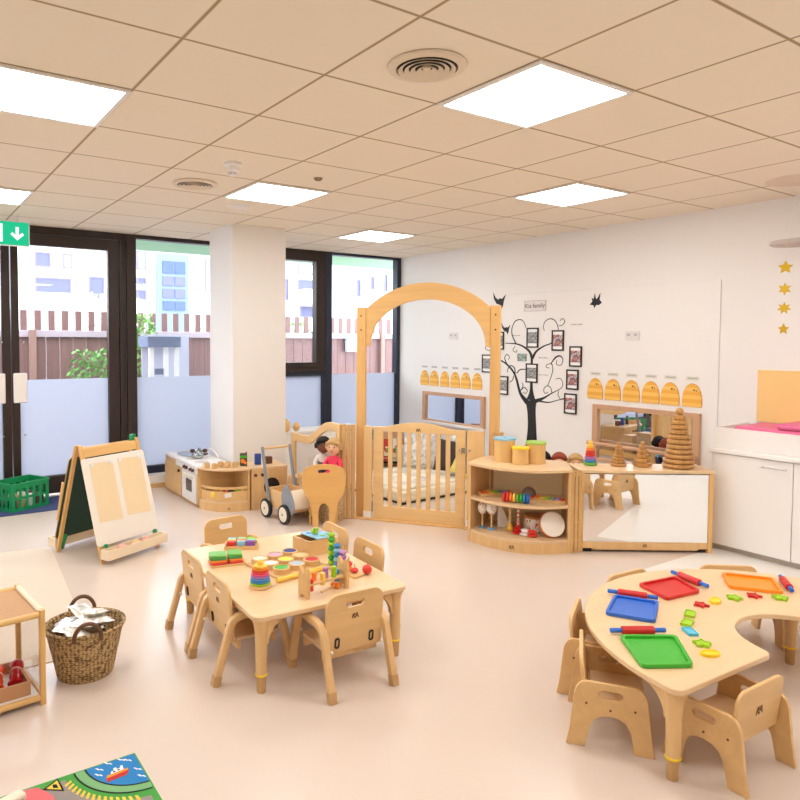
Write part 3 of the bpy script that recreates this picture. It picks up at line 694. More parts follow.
mid = ((Lb[0]+Rb[0])/2, (Lb[1]+Rb[1])/2)
panel2('back_panel', Lb, Rb, .006, .09, .587, mat('pale cream hardboard', (252, 242, 208), .4), t, label='pale cream back panel')
pc = bez(.47, Lf, ctl, Rf); pc = inset([pc], .975)[0]
dd = Vector((Rf[0]-Lf[0], Rf[1]-Lf[1])).normalized(); nx = Vector((-dd.y, dd.x))
mark(t, lambda u, v, w: (3.70+u*dd.x+(w+.0)*0, 3.345+u*dd.y, .045+v), .04)
connector(4.070, 3.135, radians(-22), .60, 'slatted hinge post joining the instrument shelf and the mirror unit', 3, .030)

def at_top(nm, label, cat, x, y, z=.6108, **k): return thing(nm, label, cat, (x, y, z), **k)
def canister(x, y, r, h, lid, ln, label):
    t = thing('canister', label, 'canister', (x, y, .6105), 0, 'wooden canisters with coloured lids')
    b = MB().lathe([(r*.95, 0), (r*.95, h-.016)], n=24); put('body', b, wood('canister wood', (236, 196, 130), .85, scale=20), t)
    put('lid', MB().lathe([(r*.9, h-.0155), (r*1.04, h-.015), (r*1.06, h-.003), (r*1.02, h), (1e-6, h)], n=28), lid, t, label=ln+' lid')
    put('lid_hole', MB().cyl((0, 0, h+.0002), (0, 0, h+.001), .008, n=10), black if ln == 'blue' else lid, t)
canister(3.915, 3.625, .080, .180, teal, 'blue', 'tallest wooden canister with light blue lid on the corner shelf')
canister(3.925, 3.475, .064, .128, yellow, 'yellow', 'shortest wooden canister with yellow lid on the corner shelf')
canister(4.06, 3.445, .074, .160, mat('apple green paint', (166, 206, 90), .4), 'green', 'wooden canister with green lid on the corner shelf')

# middle shelf: glockenspiels, bead caterpillar, grey shaker
def glock(x, y, rz, label):
    t = thing('glockenspiel', label, 'glockenspiel', (x, y, .3462), rz, 'rainbow glockenspiels on the middle shelf')
    put('frame', MB().plate([(-.13, -.045), (.13, -.028), (.13, .028), (-.13, .045)], [], .022, XY(0)), birch, t, bevel=.003)
    cols = [redp, orangep, yellowp, lime, greenp, bluep, purple, redp]
    for i in range(8): x_ = -.108+i*.031; w = .052-.0022*i; put('bar', MB().box(x_-.011, x_+.011, -w, w, .0225, .027), cols[i], t, bevel=.001, label='coloured metal bar')
glock(3.86, 3.66, radians(-25), 'rainbow glockenspiel at the left of the middle shelf')
glock(4.03, 3.30, radians(-62), 'rainbow glockenspiel at the right of the middle shelf')
t = thing('bead_caterpillar', 'rainbow disc caterpillar toy at the front of the middle shelf', 'toy', (3.80, 3.40, .3462), radians(-58))
for i, m_ in enumerate((redp, redp, orangep, yellowp, greenp, green, bluep, blue)):
    r = .036 if i in (0, 1, 6, 7) else .032; x_ = -.085+i*.0245; put('disc', MB().lathe([(r*.6, -.011), (r, -.006), (r, .006), (r*.6, .011)], n=20), m_, t).matrix_local = Matrix.Translation((x_, 0, .036)) @ Matrix.Rotation(pi/2, 4, 'Y')
t = thing('hand_shaker', 'grey brown rounded shaker on the middle shelf behind the discs', 'shaker', (4.02, 3.47, .3462), radians(-30))
put('body', MB().lathe([(.045, 0), (.055, .02), (.045, .055), (.02, .075), (1e-6, .078)]), mat('grey brown wood', (128, 108, 96), .5), t)
put('handle', MB().cyl((-.04, -.02, .02), (-.13, -.06, .012), .009), mat('grey brown wood', (128, 108, 96), .5), t)
# bottom shelf
def maraca(x, y, label, s=1):
    t = thing('maraca', label, 'maraca', (x, y, .0962), 0, 'spotted white maracas')
    put('base', MB().lathe([(.024*s, 0), (.022*s, .012), (.008, .018)]), mat('soft blue paint', (110, 160, 196), .4), t); put('handle', MB().cyl((0, 0, .0185), (0, 0, .11*s), .007), birch, t)
    put('head', MB().ball((0, 0, .145*s), .035*s, 1, 1, 1.3), speck('spotted white paint', [(244, 238, 228)]*10+[(226, 150, 90), (140, 150, 190)], 110), t)
maraca(3.765, 3.70, 'white spotted maraca at the far left of the bottom shelf', 1.08); maraca(3.785, 3.625, 'larger white spotted maraca second on the bottom shelf', 1.18)
t = thing('triangle_box', 'white triangular card standing behind the bell sticks', 'card', (3.90, 3.63, .0962), radians(-50))
put('card', MB().plate([(-.03, 0), (.07, 0), (-.03, .22)], [], .004, XZ(0)), whitep, t)
def rodtoy(x, y, m_, nm, label):
    t = thing('bell_stick', label, 'instrument', (x, y, .0962), 0, 'bell sticks on the bottom shelf')
    put('base', MB().lathe([(.028, 0), (.03, .01), (.018, .03), (.022, .05), (.008, .055)]), m_, t, label=nm+' base'); put('rod', MB().cyl((0, 0, .0555), (0, 0, .20), .009), cream, t)
    for k in range(4): put('ring', MB().lathe([(.0095, -.006), (.015, 0), (.0095, .006)], (0, 0, .08+.032*k), 14), m_, t)
rodtoy(3.90, 3.545, yellowp, 'yellow', 'bell stick with yellow base'); rodtoy(3.91, 3.475, redp, 'red', 'bell stick with red base')
def castanet(x, y, rz, label, m_):
    t = thing('castanet', label, 'castanet', (x, y, .0962), rz, 'castanets on the bottom shelf')
    a = put('shell', MB().lathe([(1e-6, 0), (.034, .004), (.036, .010), (.02, .020), (1e-6, .022)]), m_, t)
    a = put('shell', MB().lathe([(1e-6, 0), (.034, .004), (.036, .010), (.02, .020), (1e-6, .022)], (0, 0, .0)), m_, t); a.location = (.01, 0, .024); a.rotation_euler = (radians(8), 0, 0)
castanet(3.88, 3.385, 0, 'white castanet lying in front of the drum', white); castanet(3.90, 3.33, .6, 'red castanet nearest the tambourine', redp); castanet(3.865, 3.44, .3, 'red castanet below the bell sticks', red)
t = thing('wooden_drum', 'small wooden drum with spotted side behind the tambourine', 'drum', (4.04, 3.42, .0962))
put('shell', MB().lathe([(.085, 0), (.085, .105)], n=32), speck('spotted drum shell', [(240, 232, 220)]*9+[(210, 90, 80), (110, 150, 100)], 70), t); put('skin', MB().lathe([(.087, .1055), (.087, .12), (.08, .124), (1e-6, .124)], n=32), wood('drum top wood', (190, 130, 76)), t, label='brown drum skin')
t = thing('tambourine', 'white tambourine with red rim leaning on the drum', 'tambourine', (4.02, 3.255, .185), rot=(radians(68), radians(10), radians(-32)))
put('hoop', MB().lathe([(.088, -.022), (.092, -.022), (.092, .022), (.088, .022)], n=36), birch, t); put('head', MB().lathe([(1e-6, .023), (.09, .023), (.09, .0255), (1e-6, .0265)], n=36), mat('drum skin', (240, 234, 222), .6), t)
put('band', MB().lathe([(.0925, -.006), (.0935, -.006), (.0935, .008), (.0925, .008)], n=36), redp, t, label='red band')

# ================================================================== MIRROR UNIT
a = Vector((4.14, 3.108)); c = Vector((4.925, 2.562)); MAng = atan2(c.y-a.y, c.x-a.x); ML = (c-a).length
t = thing('mirror_unit', 'wooden unit with large front mirror below the stacking toys', 'mirror unit', (a.x, a.y, 0), MAng)
D = .27
put('top', MB().plate(rrect(-.005, ML+.005, -.008, D+.005, .01), [], .022, XY(.578)), maple_flat, t, bevel=.003)
put('side_panel', MB().box(0, .03, 0, D, 0, .577), honey, t, bevel=.002); put('side_panel', MB().box(ML-.03, ML, 0, D, 0, .577), honey, t, bevel=.002)
put('back_panel', MB().box(.031, ML-.031, D-.012, D, .03, .577), birch, t)
put('front_rail', MB().plate([(.031, .075), (.031, .03), (.09, .03), (.105, .018), (ML-.105, .018), (ML-.09, .03), (ML-.031, .03), (ML-.031, .075)], [], .02, XZ(.0)), maple, t, bevel=.002)
put('mirror', MB().box(.033, ML-.033, .006, .010, .077, .570), gloss_mirror, t, smooth=False, label='large mirror panel')
put('mirror_backing', MB().box(.033, ML-.033, .0105, .02, .077, .570), birch, t, smooth=False)
put('foot', MB().box(.035, .10, .02, .10, 0, .018).box(ML-.10, ML-.035, .02, .10, 0, .018), black, t)
mark(t, lambda u, v, w: (ML/2+u, -.0005-w, .050+v), .034)
def onunit(s, d): return (a.x+s*cos(MAng)-d*sin(MAng), a.y+s*sin(MAng)+d*cos(MAng))
TZ = .6006
def ringstack(x, y, label, r0, r1, h, n, m_, z=TZ, cols=None, group='wooden ring stackers on the mirror unit', cap=None, seg=26, squash=1):
    t = thing('ring_stacker', label, 'stacking toy', (x, y, z), random.random()*.3, group)
    hh = h*.94/n
    for i in range(n):
        f_ = i/(n-1); r = r0+(r1-r0)*(f_**squash); z0 = i*hh+.0004
        j = (random.uniform(-.004, .004), random.uniform(-.004, .004)) if not cols else (0, 0)
        put('ring', MB().lathe([(r*.80, z0), (r*.95, z0+hh*.15), (r, z0+hh*.5), (r*.95, z0+hh*.85), (r*.80, z0+hh*.97)], (j[0], j[1], 0), seg), cols[i] if cols else m_, t)
    put('cap', MB().ball((0, 0, h*.94+r1*.55), r1*.62, n=16, m=8), cap or m_, t)
    return t
x, y = onunit(.765, .135)
ringstack(x, y, 'tallest wooden ring stacker at the right end of the mirror unit', 0.112, .045, .415, 11, olivew, squash=1.15)
x, y = onunit(.345, .185); ringstack(x, y, 'small round wooden ring stacker, left of the two small plain ones', .058, .022, .165, 7, olivew)
x, y = onunit(.51, .16); ringstack(x, y, 'small six sided wooden stacker between the round ones', .068, .026, .17, 5, olivew, seg=6)
x, y = onunit(.14, .20)
ringstack(x, y, 'rainbow ring stacker at the left end of the mirror unit', .048, .026, .165, 7, None, cols=[greenp, bluep, purple, redp, redp, orangep, yellowp], cap=yellowp, group=None)

# ---- rag dolls
def doll(loc, rz, label, hair, skin, top_m, leg_m, s=1.0, cap=False, group=None):
    t = thing('rag_doll', label, 'doll', loc, rz, group)
    # body: one skinned surface, sitting
    V = [(0, 0, .05), (0, 0, .10), (0, 0, .165), (0, 0, .19), (0, 0, .21), (.045, 0, .165), (.075, -.03, .12), (.07, -.075, .09), (-.045, 0, .165), (-.075, -.03, .12), (-.07, -.075, .09),
         (.035, -.01, .035), (.045, -.09, .045), (.05, -.16, .03), (-.035, -.01, .035), (-.045, -.09, .045), (-.05, -.16, .03)]
    Ed = [(0, 1), (1, 2), (2, 3), (3, 4), (2, 5), (5, 6), (6, 7), (2, 8), (8, 9), (9, 10), (0, 11), (11, 12), (12, 13), (0, 14), (14, 15), (15, 16)]
    Rr = [.048, .046, .036, .018, .02, .022, .018, .015, .022, .018, .015, .032, .026, .022, .032, .026, .022]
    me = bpy.data.meshes.new('doll_body'); me.from_pydata([tuple(k*s for k in v) for v in V], Ed, []); o = bpy.data.objects.new('doll_body', me); COL.objects.link(o)
    sk = o.modifiers.new('skin', 'SKIN'); me.skin_vertices[0].data[0].use_root = True
    for i, r in enumerate(Rr): me.skin_vertices[0].data[i].radius = (r*s, r*s)
    sb = o.modifiers.new('sub', 'SUBSURF'); sb.levels = 2; sb.render_levels = 2
    dg = bpy.context.evaluated_depsgraph_get(); ev = bpy.data.meshes.new_from_object(o.evaluated_get(dg)); bpy.data.objects.remove(o)
    o = bpy.data.objects.new('body', ev); COL.objects.link(o); o.parent = t
    ev.materials.clear(); ev.materials.append(top_m); ev.materials.append(leg_m); ev.materials.append(skin)
    for p in ev.polygons:
        p.use_smooth = True; c_ = p.center/s
        p.material_index = 2 if (c_.y < -.07 and c_.z > .07) or c_.z > .192 else (1 if c_.z < .125 and abs(c_.x) < .06 else 0)
    hd = put('head', MB().ball((0, -.004*s, .262*s), .062*s, .95, .95, 1.05).ball((0, -.064*s, .257*s), .009*s, n=8, m=6), skin, t)
    put('eye', MB().ball((.022*s, -.056*s, .272*s), .006*s, n=8, m=6).ball((-.022*s, -.056*s, .272*s), .006*s, n=8, m=6), black, hd)
    put('mouth', MB().ball((0, -.058*s, .238*s), .009*s, 1.5, .4, .35, n=8, m=6), mat('doll lips', (190, 80, 80), .6), hd)
    hb = MB().ball((0, .008*s, .276*s), .068*s, 1, .98, 1.0)
    for i in range(26):
        a_ = -pi*.12+pi*1.24*i/25; hb.ball((.062*s*cos(a_), .010*s+.056*s*sin(a_), (.272-.02*abs(sin(i*2.1)))*s), .018*s, n=8, m=6)
    for i in range(7): x_ = (-.045+.015*i)*s; hb.ball((x_, -.042*s, (.312-.08*abs(x_/s)*3)*s), .017*s, n=8, m=6)
    put('hair', hb, hair, t)
    return t
doll((3.10, 4.94, .3605), radians(-30), 'black haired doll in grey dungarees sitting by the wavy fence', hair_b, skin_d, mat('white doll shirt', (232, 226, 220), .8), mat('grey doll dungarees', (84, 88, 96), .85), 1.0, group='dolls sitting by the wavy fence')
doll((3.115, 4.80, .3605), radians(-50), 'blond doll in bright pink top beside the black haired doll', hair_y, skin_l, pinkp, pinkp, 1.0, group='dolls sitting by the wavy fence')
t = thing('doll_bench', 'low white bench behind the shelf that the three dolls sit on', 'bench', (4.72, 3.86, 0), radians(-62))
put('seat', MB().box(-.32, .32, -.12, .12, .22, .245), birch, t, bevel=.004); put('leg', MB().box(-.30, -.27, -.1, .1, 0, .2195), whitep, t); put('leg', MB().box(.27, .30, -.1, .1, 0, .2195), whitep, t)
ux, uy = cos(radians(-62)), sin(radians(-62))
for k, (s_, hr, sk_, tp, lab) in enumerate(((-.05, hair_b, skin_d, teal, 'doll with black hair, leftmost of the heads behind the corner shelf'), (.085, hair_r, skin_l, redp, 'doll with auburn hair, middle of the heads behind the corner shelf'), (.22, hair_y, skin_l, yellowp, 'doll with blond hair, nearest the rainbow stacker'))):
    doll((4.72+ux*s_, 3.86+uy*s_, .2455), radians(-50), lab, hr, sk_, tp, navy, .98, group='dolls behind the corner shelf')

# ================================================================== RIGHT WALL
XW = 5.587
ribbon_fn = lambda u, v, w: (XW-.0004-w, u, v)
def ribbon(mb, pts, th=.0016):
    P = smooth_pts([(p[0], p[1], p[2]) for p in pts], 6)
    L_ = []; R_ = []
    for i, p in enumerate(P):
        d = Vector((P[min(i+1, len(P)-1)].x-P[max(i-1, 0)].x, P[min(i+1, len(P)-1)].y-P[max(i-1, 0)].y)).normalized(); nn = Vector((-d.y, d.x))*max(.003, p.z*.40)
        L_.append((p.x+nn.x, p.y+nn.y)); R_.append((p.x-nn.x, p.y-nn.y))
    vs = [ribbon_fn(*q, 0) for q in L_]+[ribbon_fn(*q, 0) for q in R_]+[ribbon_fn(*q, th) for q in L_]+[ribbon_fn(*q, th) for q in R_]; n = len(P); fs = []
    for i in range(n-1):
        fs += [(2*n+i, 2*n+i+1, 3*n+i+1, 3*n+i), (i, i+1, n+i+1, n+i), (i, 2*n+i, 2*n+i+1, i+1), (n+i, 3*n+i, 3*n+i+1, n+i+1)]
    fs += [(0, n, 3*n, 2*n), (n-1, 2*n-1, 4*n-1, 3*n-1)]
    mb.add(vs, fs)
TREE = [[(4.797, 0.494, 0.137), (4.797, 0.652, 0.11), (4.808, 0.809, 0.113), (4.816, 0.911, 0.153), (4.812, 0.998, 0.062), (4.814, 1.092, 0.041), (4.814, 1.28, 0.033), (4.812, 1.374, 0.045)], [(4.811, 1.351, 0.044), (4.847, 1.421, 0.033), (4.939, 1.475, 0.022), (5.043, 1.501, 0.016), (5.182, 1.505, 0.01)], [(5.033, 1.501, 0.018), (5.087, 1.594, 0.014), (5.089, 1.675, 0.012), (5.048, 1.739, 0.012), (4.986, 1.758, 0.011), (4.934, 1.736, 0.009), (4.898, 1.672, 0.006)], [(4.805, 1.351, 0.04), (4.757, 1.422, 0.029), (4.662, 1.477, 0.018), (4.568, 1.509, 0.014), (4.559, 1.547, 0.01)], [(4.482, 1.644, 0.009), (4.497, 1.697, 0.008), (4.535, 1.743, 0.01), (4.592, 1.756, 0.01), (4.648, 1.73, 0.008), (4.67, 1.677, 0.007), (4.656, 1.638, 0.006)], [(4.479, 1.682, 0.007), (4.434, 1.693, 0.007), (4.407, 1.725, 0.005), (4.435, 1.756, 0.005), (4.462, 1.734, 0.006)], [(4.776, 0.898, 0.062), (4.65, 0.946, 0.028), (4.556, 0.999, 0.014), (4.483, 1.034, 0.01), (4.428, 1.068, 0.008), (4.417, 1.114, 0.008), (4.449, 1.157, 0.007), (4.504, 1.147, 0.006)], [(4.605, 1.073, 0.008), (4.569, 1.151, 0.008), (4.543, 1.228, 0.009), (4.548, 1.289, 0.009), (4.563, 1.304, 0.012), (4.509, 1.366, 0.02), (4.454, 1.382, 0.016), (4.42, 1.345, 0.01), (4.443, 1.292, 0.008), (4.498, 1.298, 0.007), (4.493, 1.336, 0.005)], [(4.547, 1.0, 0.008), (4.567, 1.06, 0.008), (4.615, 1.072, 0.009), (4.652, 1.031, 0.007), (4.632, 0.994, 0.007), (4.598, 1.012, 0.006)], [(4.727, 0.913, 0.025), (4.592, 0.905, 0.014), (4.48, 0.936, 0.01), (4.399, 0.957, 0.017)], [(4.464, 1.028, 0.007), (4.472, 0.99, 0.008), (4.444, 0.954, 0.008)], [(4.866, 0.883, 0.074), (4.96, 0.972, 0.043), (5.014, 1.113, 0.034), (5.058, 1.192, 0.027), (5.145, 1.269, 0.024), (5.243, 1.316, 0.016)], [(5.156, 1.277, 0.017), (5.189, 1.342, 0.012), (5.158, 1.383, 0.01), (5.121, 1.36, 0.008), (5.135, 1.327, 0.006)], [(5.037, 1.176, 0.016), (5.048, 1.24, 0.013), (5.102, 1.263, 0.012), (5.144, 1.221, 0.01), (5.143, 1.188, 0.008)], [(5.016, 1.185, 0.014), (4.965, 1.227, 0.014), (4.883, 1.231, 0.011)], [(4.96, 1.004, 0.015), (4.91, 1.039, 0.012), (4.868, 1.01, 0.009), (4.888, 0.977, 0.007), (4.929, 0.99, 0.007)], [(4.94, 1.029, 0.009), (4.926, 1.062, 0.009), (4.941, 1.088, 0.006)], [(5.057, 1.159, 0.011), (5.073, 1.11, 0.011), (5.115, 1.084, 0.009)], [(5.043, 1.474, 0.008), (5.073, 1.433, 0.007), (5.031, 1.41, 0.008), (5.017, 1.434, 0.007)], [(4.563, 1.304, 0.007), (4.616, 1.29, 0.007), (4.623, 1.263, 0.007), (4.585, 1.257, 0.006)], [(5.347, 1.513, 0.01), (5.456, 1.492, 0.011), (5.471, 1.436, 0.008), (5.368, 1.412, 0.008)]]
t = thing('tree_decal', 'black curly family tree decal on the white wall panel', 'wall decal', (XW, 4.81, 0))
b = MB(); b.T = Matrix.Translation((-XW, -4.81, 0)); trunk = TREE[0][:4]
ribbon(b, [(4.80, .36, .22)]+[(p[0], p[1], p[2]*1.25) for p in TREE[0][:4]])
put('trunk', b, black, t, smooth=False)
for s_ in [TREE[0][3:]]+TREE[1:]:
    b = MB(); b.T = Matrix.Translation((-XW, -4.81, 0)); ribbon(b, s_, .0017+.0002*random.random()); put('branch', b, black, t, smooth=False)
PHOTOS = [[4.881, 4.728, 1.461, 1.668, 1, 'black framed monochrome photo at the top centre of the tree'], [4.556, 4.409, 1.434, 1.64, 0, 'black framed colour photo at the top right of the tree'],
 [4.339, 4.195, 1.28, 1.481, 0, 'black framed photo, topmost of the three right of the tree'], [4.37, 4.228, 1.054, 1.252, 0, 'black framed photo, middle of the three right of the tree'], [4.39, 4.244, 0.813, 1.015, 0, 'black framed photo, lowest of the three right of the tree'],
 [4.885, 4.732, 1.095, 1.296, 1, 'black framed photo in the middle of the trunk'], [5.523, 5.368, 1.175, 1.377, 1, 'black framed photo seen inside the arch beside its right post'], [5.29, 5.13, 0.944, 1.147, 1, 'black framed photo right of the arch post, low'], [5.34, 5.2, 1.434, 1.631, 1, 'black framed photo half hidden by the arch post, high']]
for y1, y0, z0, z1, bwp, lab in PHOTOS:
    w = y1-y0; h = z1-z0
    t = thing('family_photo', lab, 'photo frame', (XW-.0025, (y0+y1)/2, z0), -pi/2, 'black photo frames around the tree')
    put('frame', MB().plate([(-w/2, 0), (w/2, 0), (w/2, h), (-w/2, h)], [[(-w/2+.014, .014), (w/2-.014, .014), (w/2-.014, h-.014), (-w/2+.014, h-.014)]], .010, XZ(-.010)), black, t, smooth=False)
    put('mount', MB().box(-w/2+.0135, w/2-.0135, -.005, -.001, .0135, h-.0135), white, t, smooth=False)
    put('photo', MB().box(-w/2+.016, w/2-.016, -.0065, -.0055, h*.22, h*.78), photo_bw if bwp else photo_m, t, smooth=False)
one('photo_print', MB().box(-.003, 0, -.064, .064, 0, .079), photo_teal, 'small unframed teal photo print on the tree', 'photo', (XW-.0025, 4.945, 1.316), smooth=False)
# word labels between the branches
gray_t = mat('pale grey lettering', (178, 172, 170), .8)
def word(y, z, w, label, name='word_decal'):
    b = MB(); rn = random.Random(int(y*1000)); q = -w/2
    while q < w/2: l = rn.uniform(.006, .016); b.box(-.0012, 0, q, min(q+l, w/2), rn.uniform(-.003, .0), rn.uniform(.004, .011)); q += l+.004
    one(name, b, gray_t, label, 'wall lettering', (XW-.0006, y, z), group='faint words around the tree', smooth=False)
word(5.04, 1.585, .12, 'faint grey word left of the top photo'); word(4.67, 1.355, .13, 'faint grey word right of the tree fork'); word(4.66, 1.18, .12, 'faint grey word right of the trunk photo'); word(4.27, 1.69, .14, 'faint grey word right of the top right curl')
# name plaque
t = thing('name_plaque', 'small white plaque with handwritten family name above the tree', 'plaque', (XW-.001, 4.78, 1.895), -pi/2)
put('board', MB().plate(rrect(-.14, .14, -.055, .055, .004), [], .004, XZ(-.005)), mat('off white card', (234, 228, 226), .7), t, smooth=False)
b = MB().plate(rrect(-.14, .14, -.055, .055, .004), [rrect(-.135, .135, -.05, .05, .004)], .001, XZ(-.0065)); put('border', b, mat('grey pencil line', (190, 184, 184), .8), t, smooth=False)
tx = text_mesh('lettering', 'Kia family', .066, mat('grey lettering', (120, 112, 112), .8), t); tx.rotation_euler = (pi/2, 0, 0); tx.location = (0, -.0075, 0)
# birds
def bird(y, z, s, pts, lab):
    one('bird_decal', MB().plate([(-a_*s, b_*s) for a_, b_ in pts], [], .0015, lambda u, v, w: (-w, u, v)), black, lab, 'wall decal', (XW-.0005, y, z), group='black bird decals', smooth=False)
B1 = [(-.5, .5), (-.42, .1), (-.2, -.2), (.1, -.28), (.18, -.5), (.3, -.3), (.35, -.05), (.5, .32), (.22, .08), (.05, .12), (-.1, .05), (-.3, .18)]
B2 = [(-.12, .5), (-.02, .1), (.08, .15), (.30, .5), (.25, .05), (.42, -.15), (.2, -.3), (.0, -.28), (-.15, -.5), (-.2, -.3), (-.5, -.25), (-.3, -.05), (-.35, .2), (-.2, .1)]
bird(5.28, 1.975, .19, B1, 'black bird decal perched at the top of the right arch post'); bird(5.18, 1.665, .13, B1, 'small black bird decal below the bird on the arch post'); bird(4.05, 1.915, .145, B2, 'black flying bird decal alone on the upper right wall')
# sockets
for y, z, lab in ((3.665, 1.58, 'white double wall socket right of the tree'), (6.00, 1.585, 'white wall plate seen through the arch')):
    t = thing('wall_socket', lab, 'socket', (XW-.0005, y, z), -pi/2, 'white plates on the wall panel')
    put('plate', MB().plate(rrect(-.07, .07, -.04, .04, .006), [], .008, XZ(-.008)), mat('socket white', (226, 222, 220), .4), t, bevel=.002); put('switch', MB().box(-.05, -.02, -.0105, -.0085, .0, .02).box(.02, .05, -.0105, -.0085, .0, .02), MATS['grey pencil line'], t, smooth=False)
# beehives
hive_o = mat('beehive orange', (240, 176, 66), .6); hive_l = mat('beehive yellow', (250, 198, 96), .6); hive_d = mat('beehive outline', (214, 140, 40), .6)
def beehive(y, z, w, h, lab, grp):
    t = thing('beehive_plaque', lab, 'beehive cutout', (XW-.0008, y, z), -pi/2, grp)
    bands = 6; zz = 0
    def hw(f_): return w/2*((.93+.07*sin(pi/2*f_/.15)) if f_ < .15 else max(0, 1-((f_-.15)/.85)**2.5)**.56)
    for i in range(bands):
        f0, f1 = i/bands, (i+1)/bands; b = MB(); o_ = []
        L_ = []; R_ = []
        for k in range(5): f_ = f0+(f1-f0)*k/4; bu = .004*sin(pi*k/4); R_.append((hw(f_)*.97+bu, h*f_)); L_.append((-hw(f_)*.97-bu, h*f_))
        b.plate(R_+L_[::-1], [], .006+.001*(i % 2), XZ(-.007)); put('band', b, hive_o if i % 2 else hive_l, t, smooth=False)
    outl = [(hw(k/20)+.004, h*k/20) for k in range(21)]; ol = outl+[(-x_, z_) for x_, z_ in outl[::-1]]
    put('backing', MB().plate([(x_, z_*1.02-.002) for x_, z_ in ol], [], .0008, XZ(-.0009)), hive_d, t, smooth=False)
    put('bee', MB().cyl((.02*w/.17, -.009, h*.72), (.02*w/.17, -.0105, h*.72), .008, n=8).cyl((.042*w/.17, -.009, h*.70), (.042*w/.17, -.0105, h*.70), .005, n=8), brown, t, smooth=False)
ords = ['first', 'second', 'third', 'fourth', 'fifth', 'sixth']
for i, y in enumerate((6.516, 6.338, 6.147, 5.964, 5.787, 5.601)):
    beehive(y, .975, .155, .185, '%s orange beehive cutout from the left, seen through the arch' % ords[i], 'beehive cutouts seen through the arch')
    one('name_label', MB().box(-.001, 0, -.05, .05, 0, .022), MATS['grey pencil line'], 'pale name label above the %s beehive seen through the arch' % ords[i], 'label', (XW-.0005, y, 1.195), group='name labels above the far beehives', smooth=False)
for i, y in enumerate((4.042, 3.854, 3.665, 3.476, 3.297, 3.104)):
    beehive(y, .985, .165, .195, '%s orange beehive cutout from the left, above the wooden stackers' % ords[i], 'beehive cutouts above the wall mirror')
    t = thing('name_label', 'pale name label above the %s beehive over the wall mirror' % ords[i], 'label', (XW-.0005, y, 1.207), -pi/2, 'name labels above the near beehives')
    put('card', MB().plate([(-.055, 0), (.055, 0), (.055, .032), (-.055, .032)], [], .001, XZ(-.001)), mat('label card', (222, 218, 208), .8), t, smooth=False)
    b = MB(); q = -.04
    while q < .035: b.box(q, q+.010, -.0018, -.0011, .012, .022); q += .014
    put('lettering', b, mat('label lettering', (170, 170, 150), .8), t, smooth=False)
# wall mirrors
def wallmirror(yl, yr, z0, z1, lab, rail):
    L_ = yl-yr; h = z1-z0
    t = thing('wall_mirror', lab, 'mirror', (XW-.0005, yl, z0), -pi/2)
    f_ = .055
    put('frame', MB().plate([(0, 0), (L_, 0), (L_, h), (0, h)], [[(f_, .03), (L_-f_, .03), (L_-f_, h-.04), (f_, h-.04)]], .035, XZ(-.035)), pinkwood, t, bevel=.003)
    put('mirror_glass', MB().box(f_-.002, L_-f_+.002, -.010, -.006, .028, h-.038), gloss_mirror, t, smooth=False, label='mirror glass')
    if rail:
        r = put('grab_rail', MB().cyl((.0, -.10, h*.33), (L_, -.10, h*.33), .017), pinkwood, t)
        put('bracket', MB().cyl((.02, -.10, h*.33), (.02, -.0355, h*.33), .012).cyl((L_-.02, -.10, h*.33), (L_-.02, -.0355, h*.33), .012), pinkwood, r)
    else: put('sill', MB().box(-.02, L_+.02, -.06, -.0355, -.02, .012), whitep, t, bevel=.002)
wallmirror(6.52, 5.46, .53, .90, 'long wood framed wall mirror seen through the arch below the beehives', False)
wallmirror(4.045, 3.02, .40, .935, 'long wood framed wall mirror with grab rail behind the stackers', True)

# ================================================================== CHANGING CABINET
t = thing('changing_cabinet', 'white changing cabinet with doors along the right wall', 'cabinet', (5.04, 2.655, 0), 0)
put('carcass', MB().box(.02, WX-5.04-.002, -2.2, 0, .042, .72), whitep, t); put('plinth', MB().box(.05, WX-5.04-.002, -2.2, -.01, 0, .0415), mat('grey plinth', (196, 184, 172), .6), t)
put('worktop', MB().plate(rrect(-.015, WX-5.04-.002, -2.2, .012, .004), [], .032, XY(.7205)), whitep, t, bevel=.006)
put('upstand', MB().box(.055, .075, -2.2, .012, .753, .90).box(.076, WX-5.04-.002, -.008, .012, .753, .90), whitep, t, bevel=.003)
for y0_, y1_ in ((-.555, -.03), (-1.08, -.560), (-1.60, -1.085)):
    d = put('door', MB().box(.0, .0195, y0_, y1_, .046, .715), whitep, t, bevel=.002)
    put('handle', MB().cyl((-.022, y0_+.03, .665), (-.022, y0_+.20, .665), .005, n=10).cyl((-.022, y0_+.04, .665), (-.0005, y0_+.04, .665), .004, n=8).cyl((-.022, y0_+.19, .665), (-.0005, y0_+.19, .665), .004, n=8), steel, d, label='brushed steel bar handle')
one('changing_mat', MB().box(0, .42, -1.9, 0, 0, .075).box(0.0, .42, -1.9, -.28, .0755, .118), pink, 'bright pink changing mat on top of the white cabinet', 'changing mat', (5.125, 2.535, .845), bevel=.02, seg=3)
one('changing_board', MB().box(0, .44, -2.1, 0, 0, .02), whitep, 'white shelf board under the pink changing mat', 'board', (5.12, 2.58, .823), bevel=.002)
one('yellow_board', MB().box(0, .015, -1.2, 0, 0, .40), mat('pale orange board', (246, 208, 136), .6), 'pale orange padded board on the right wall above the pink mat', 'wall board', (WX-.016, 2.595, .915), bevel=.004)
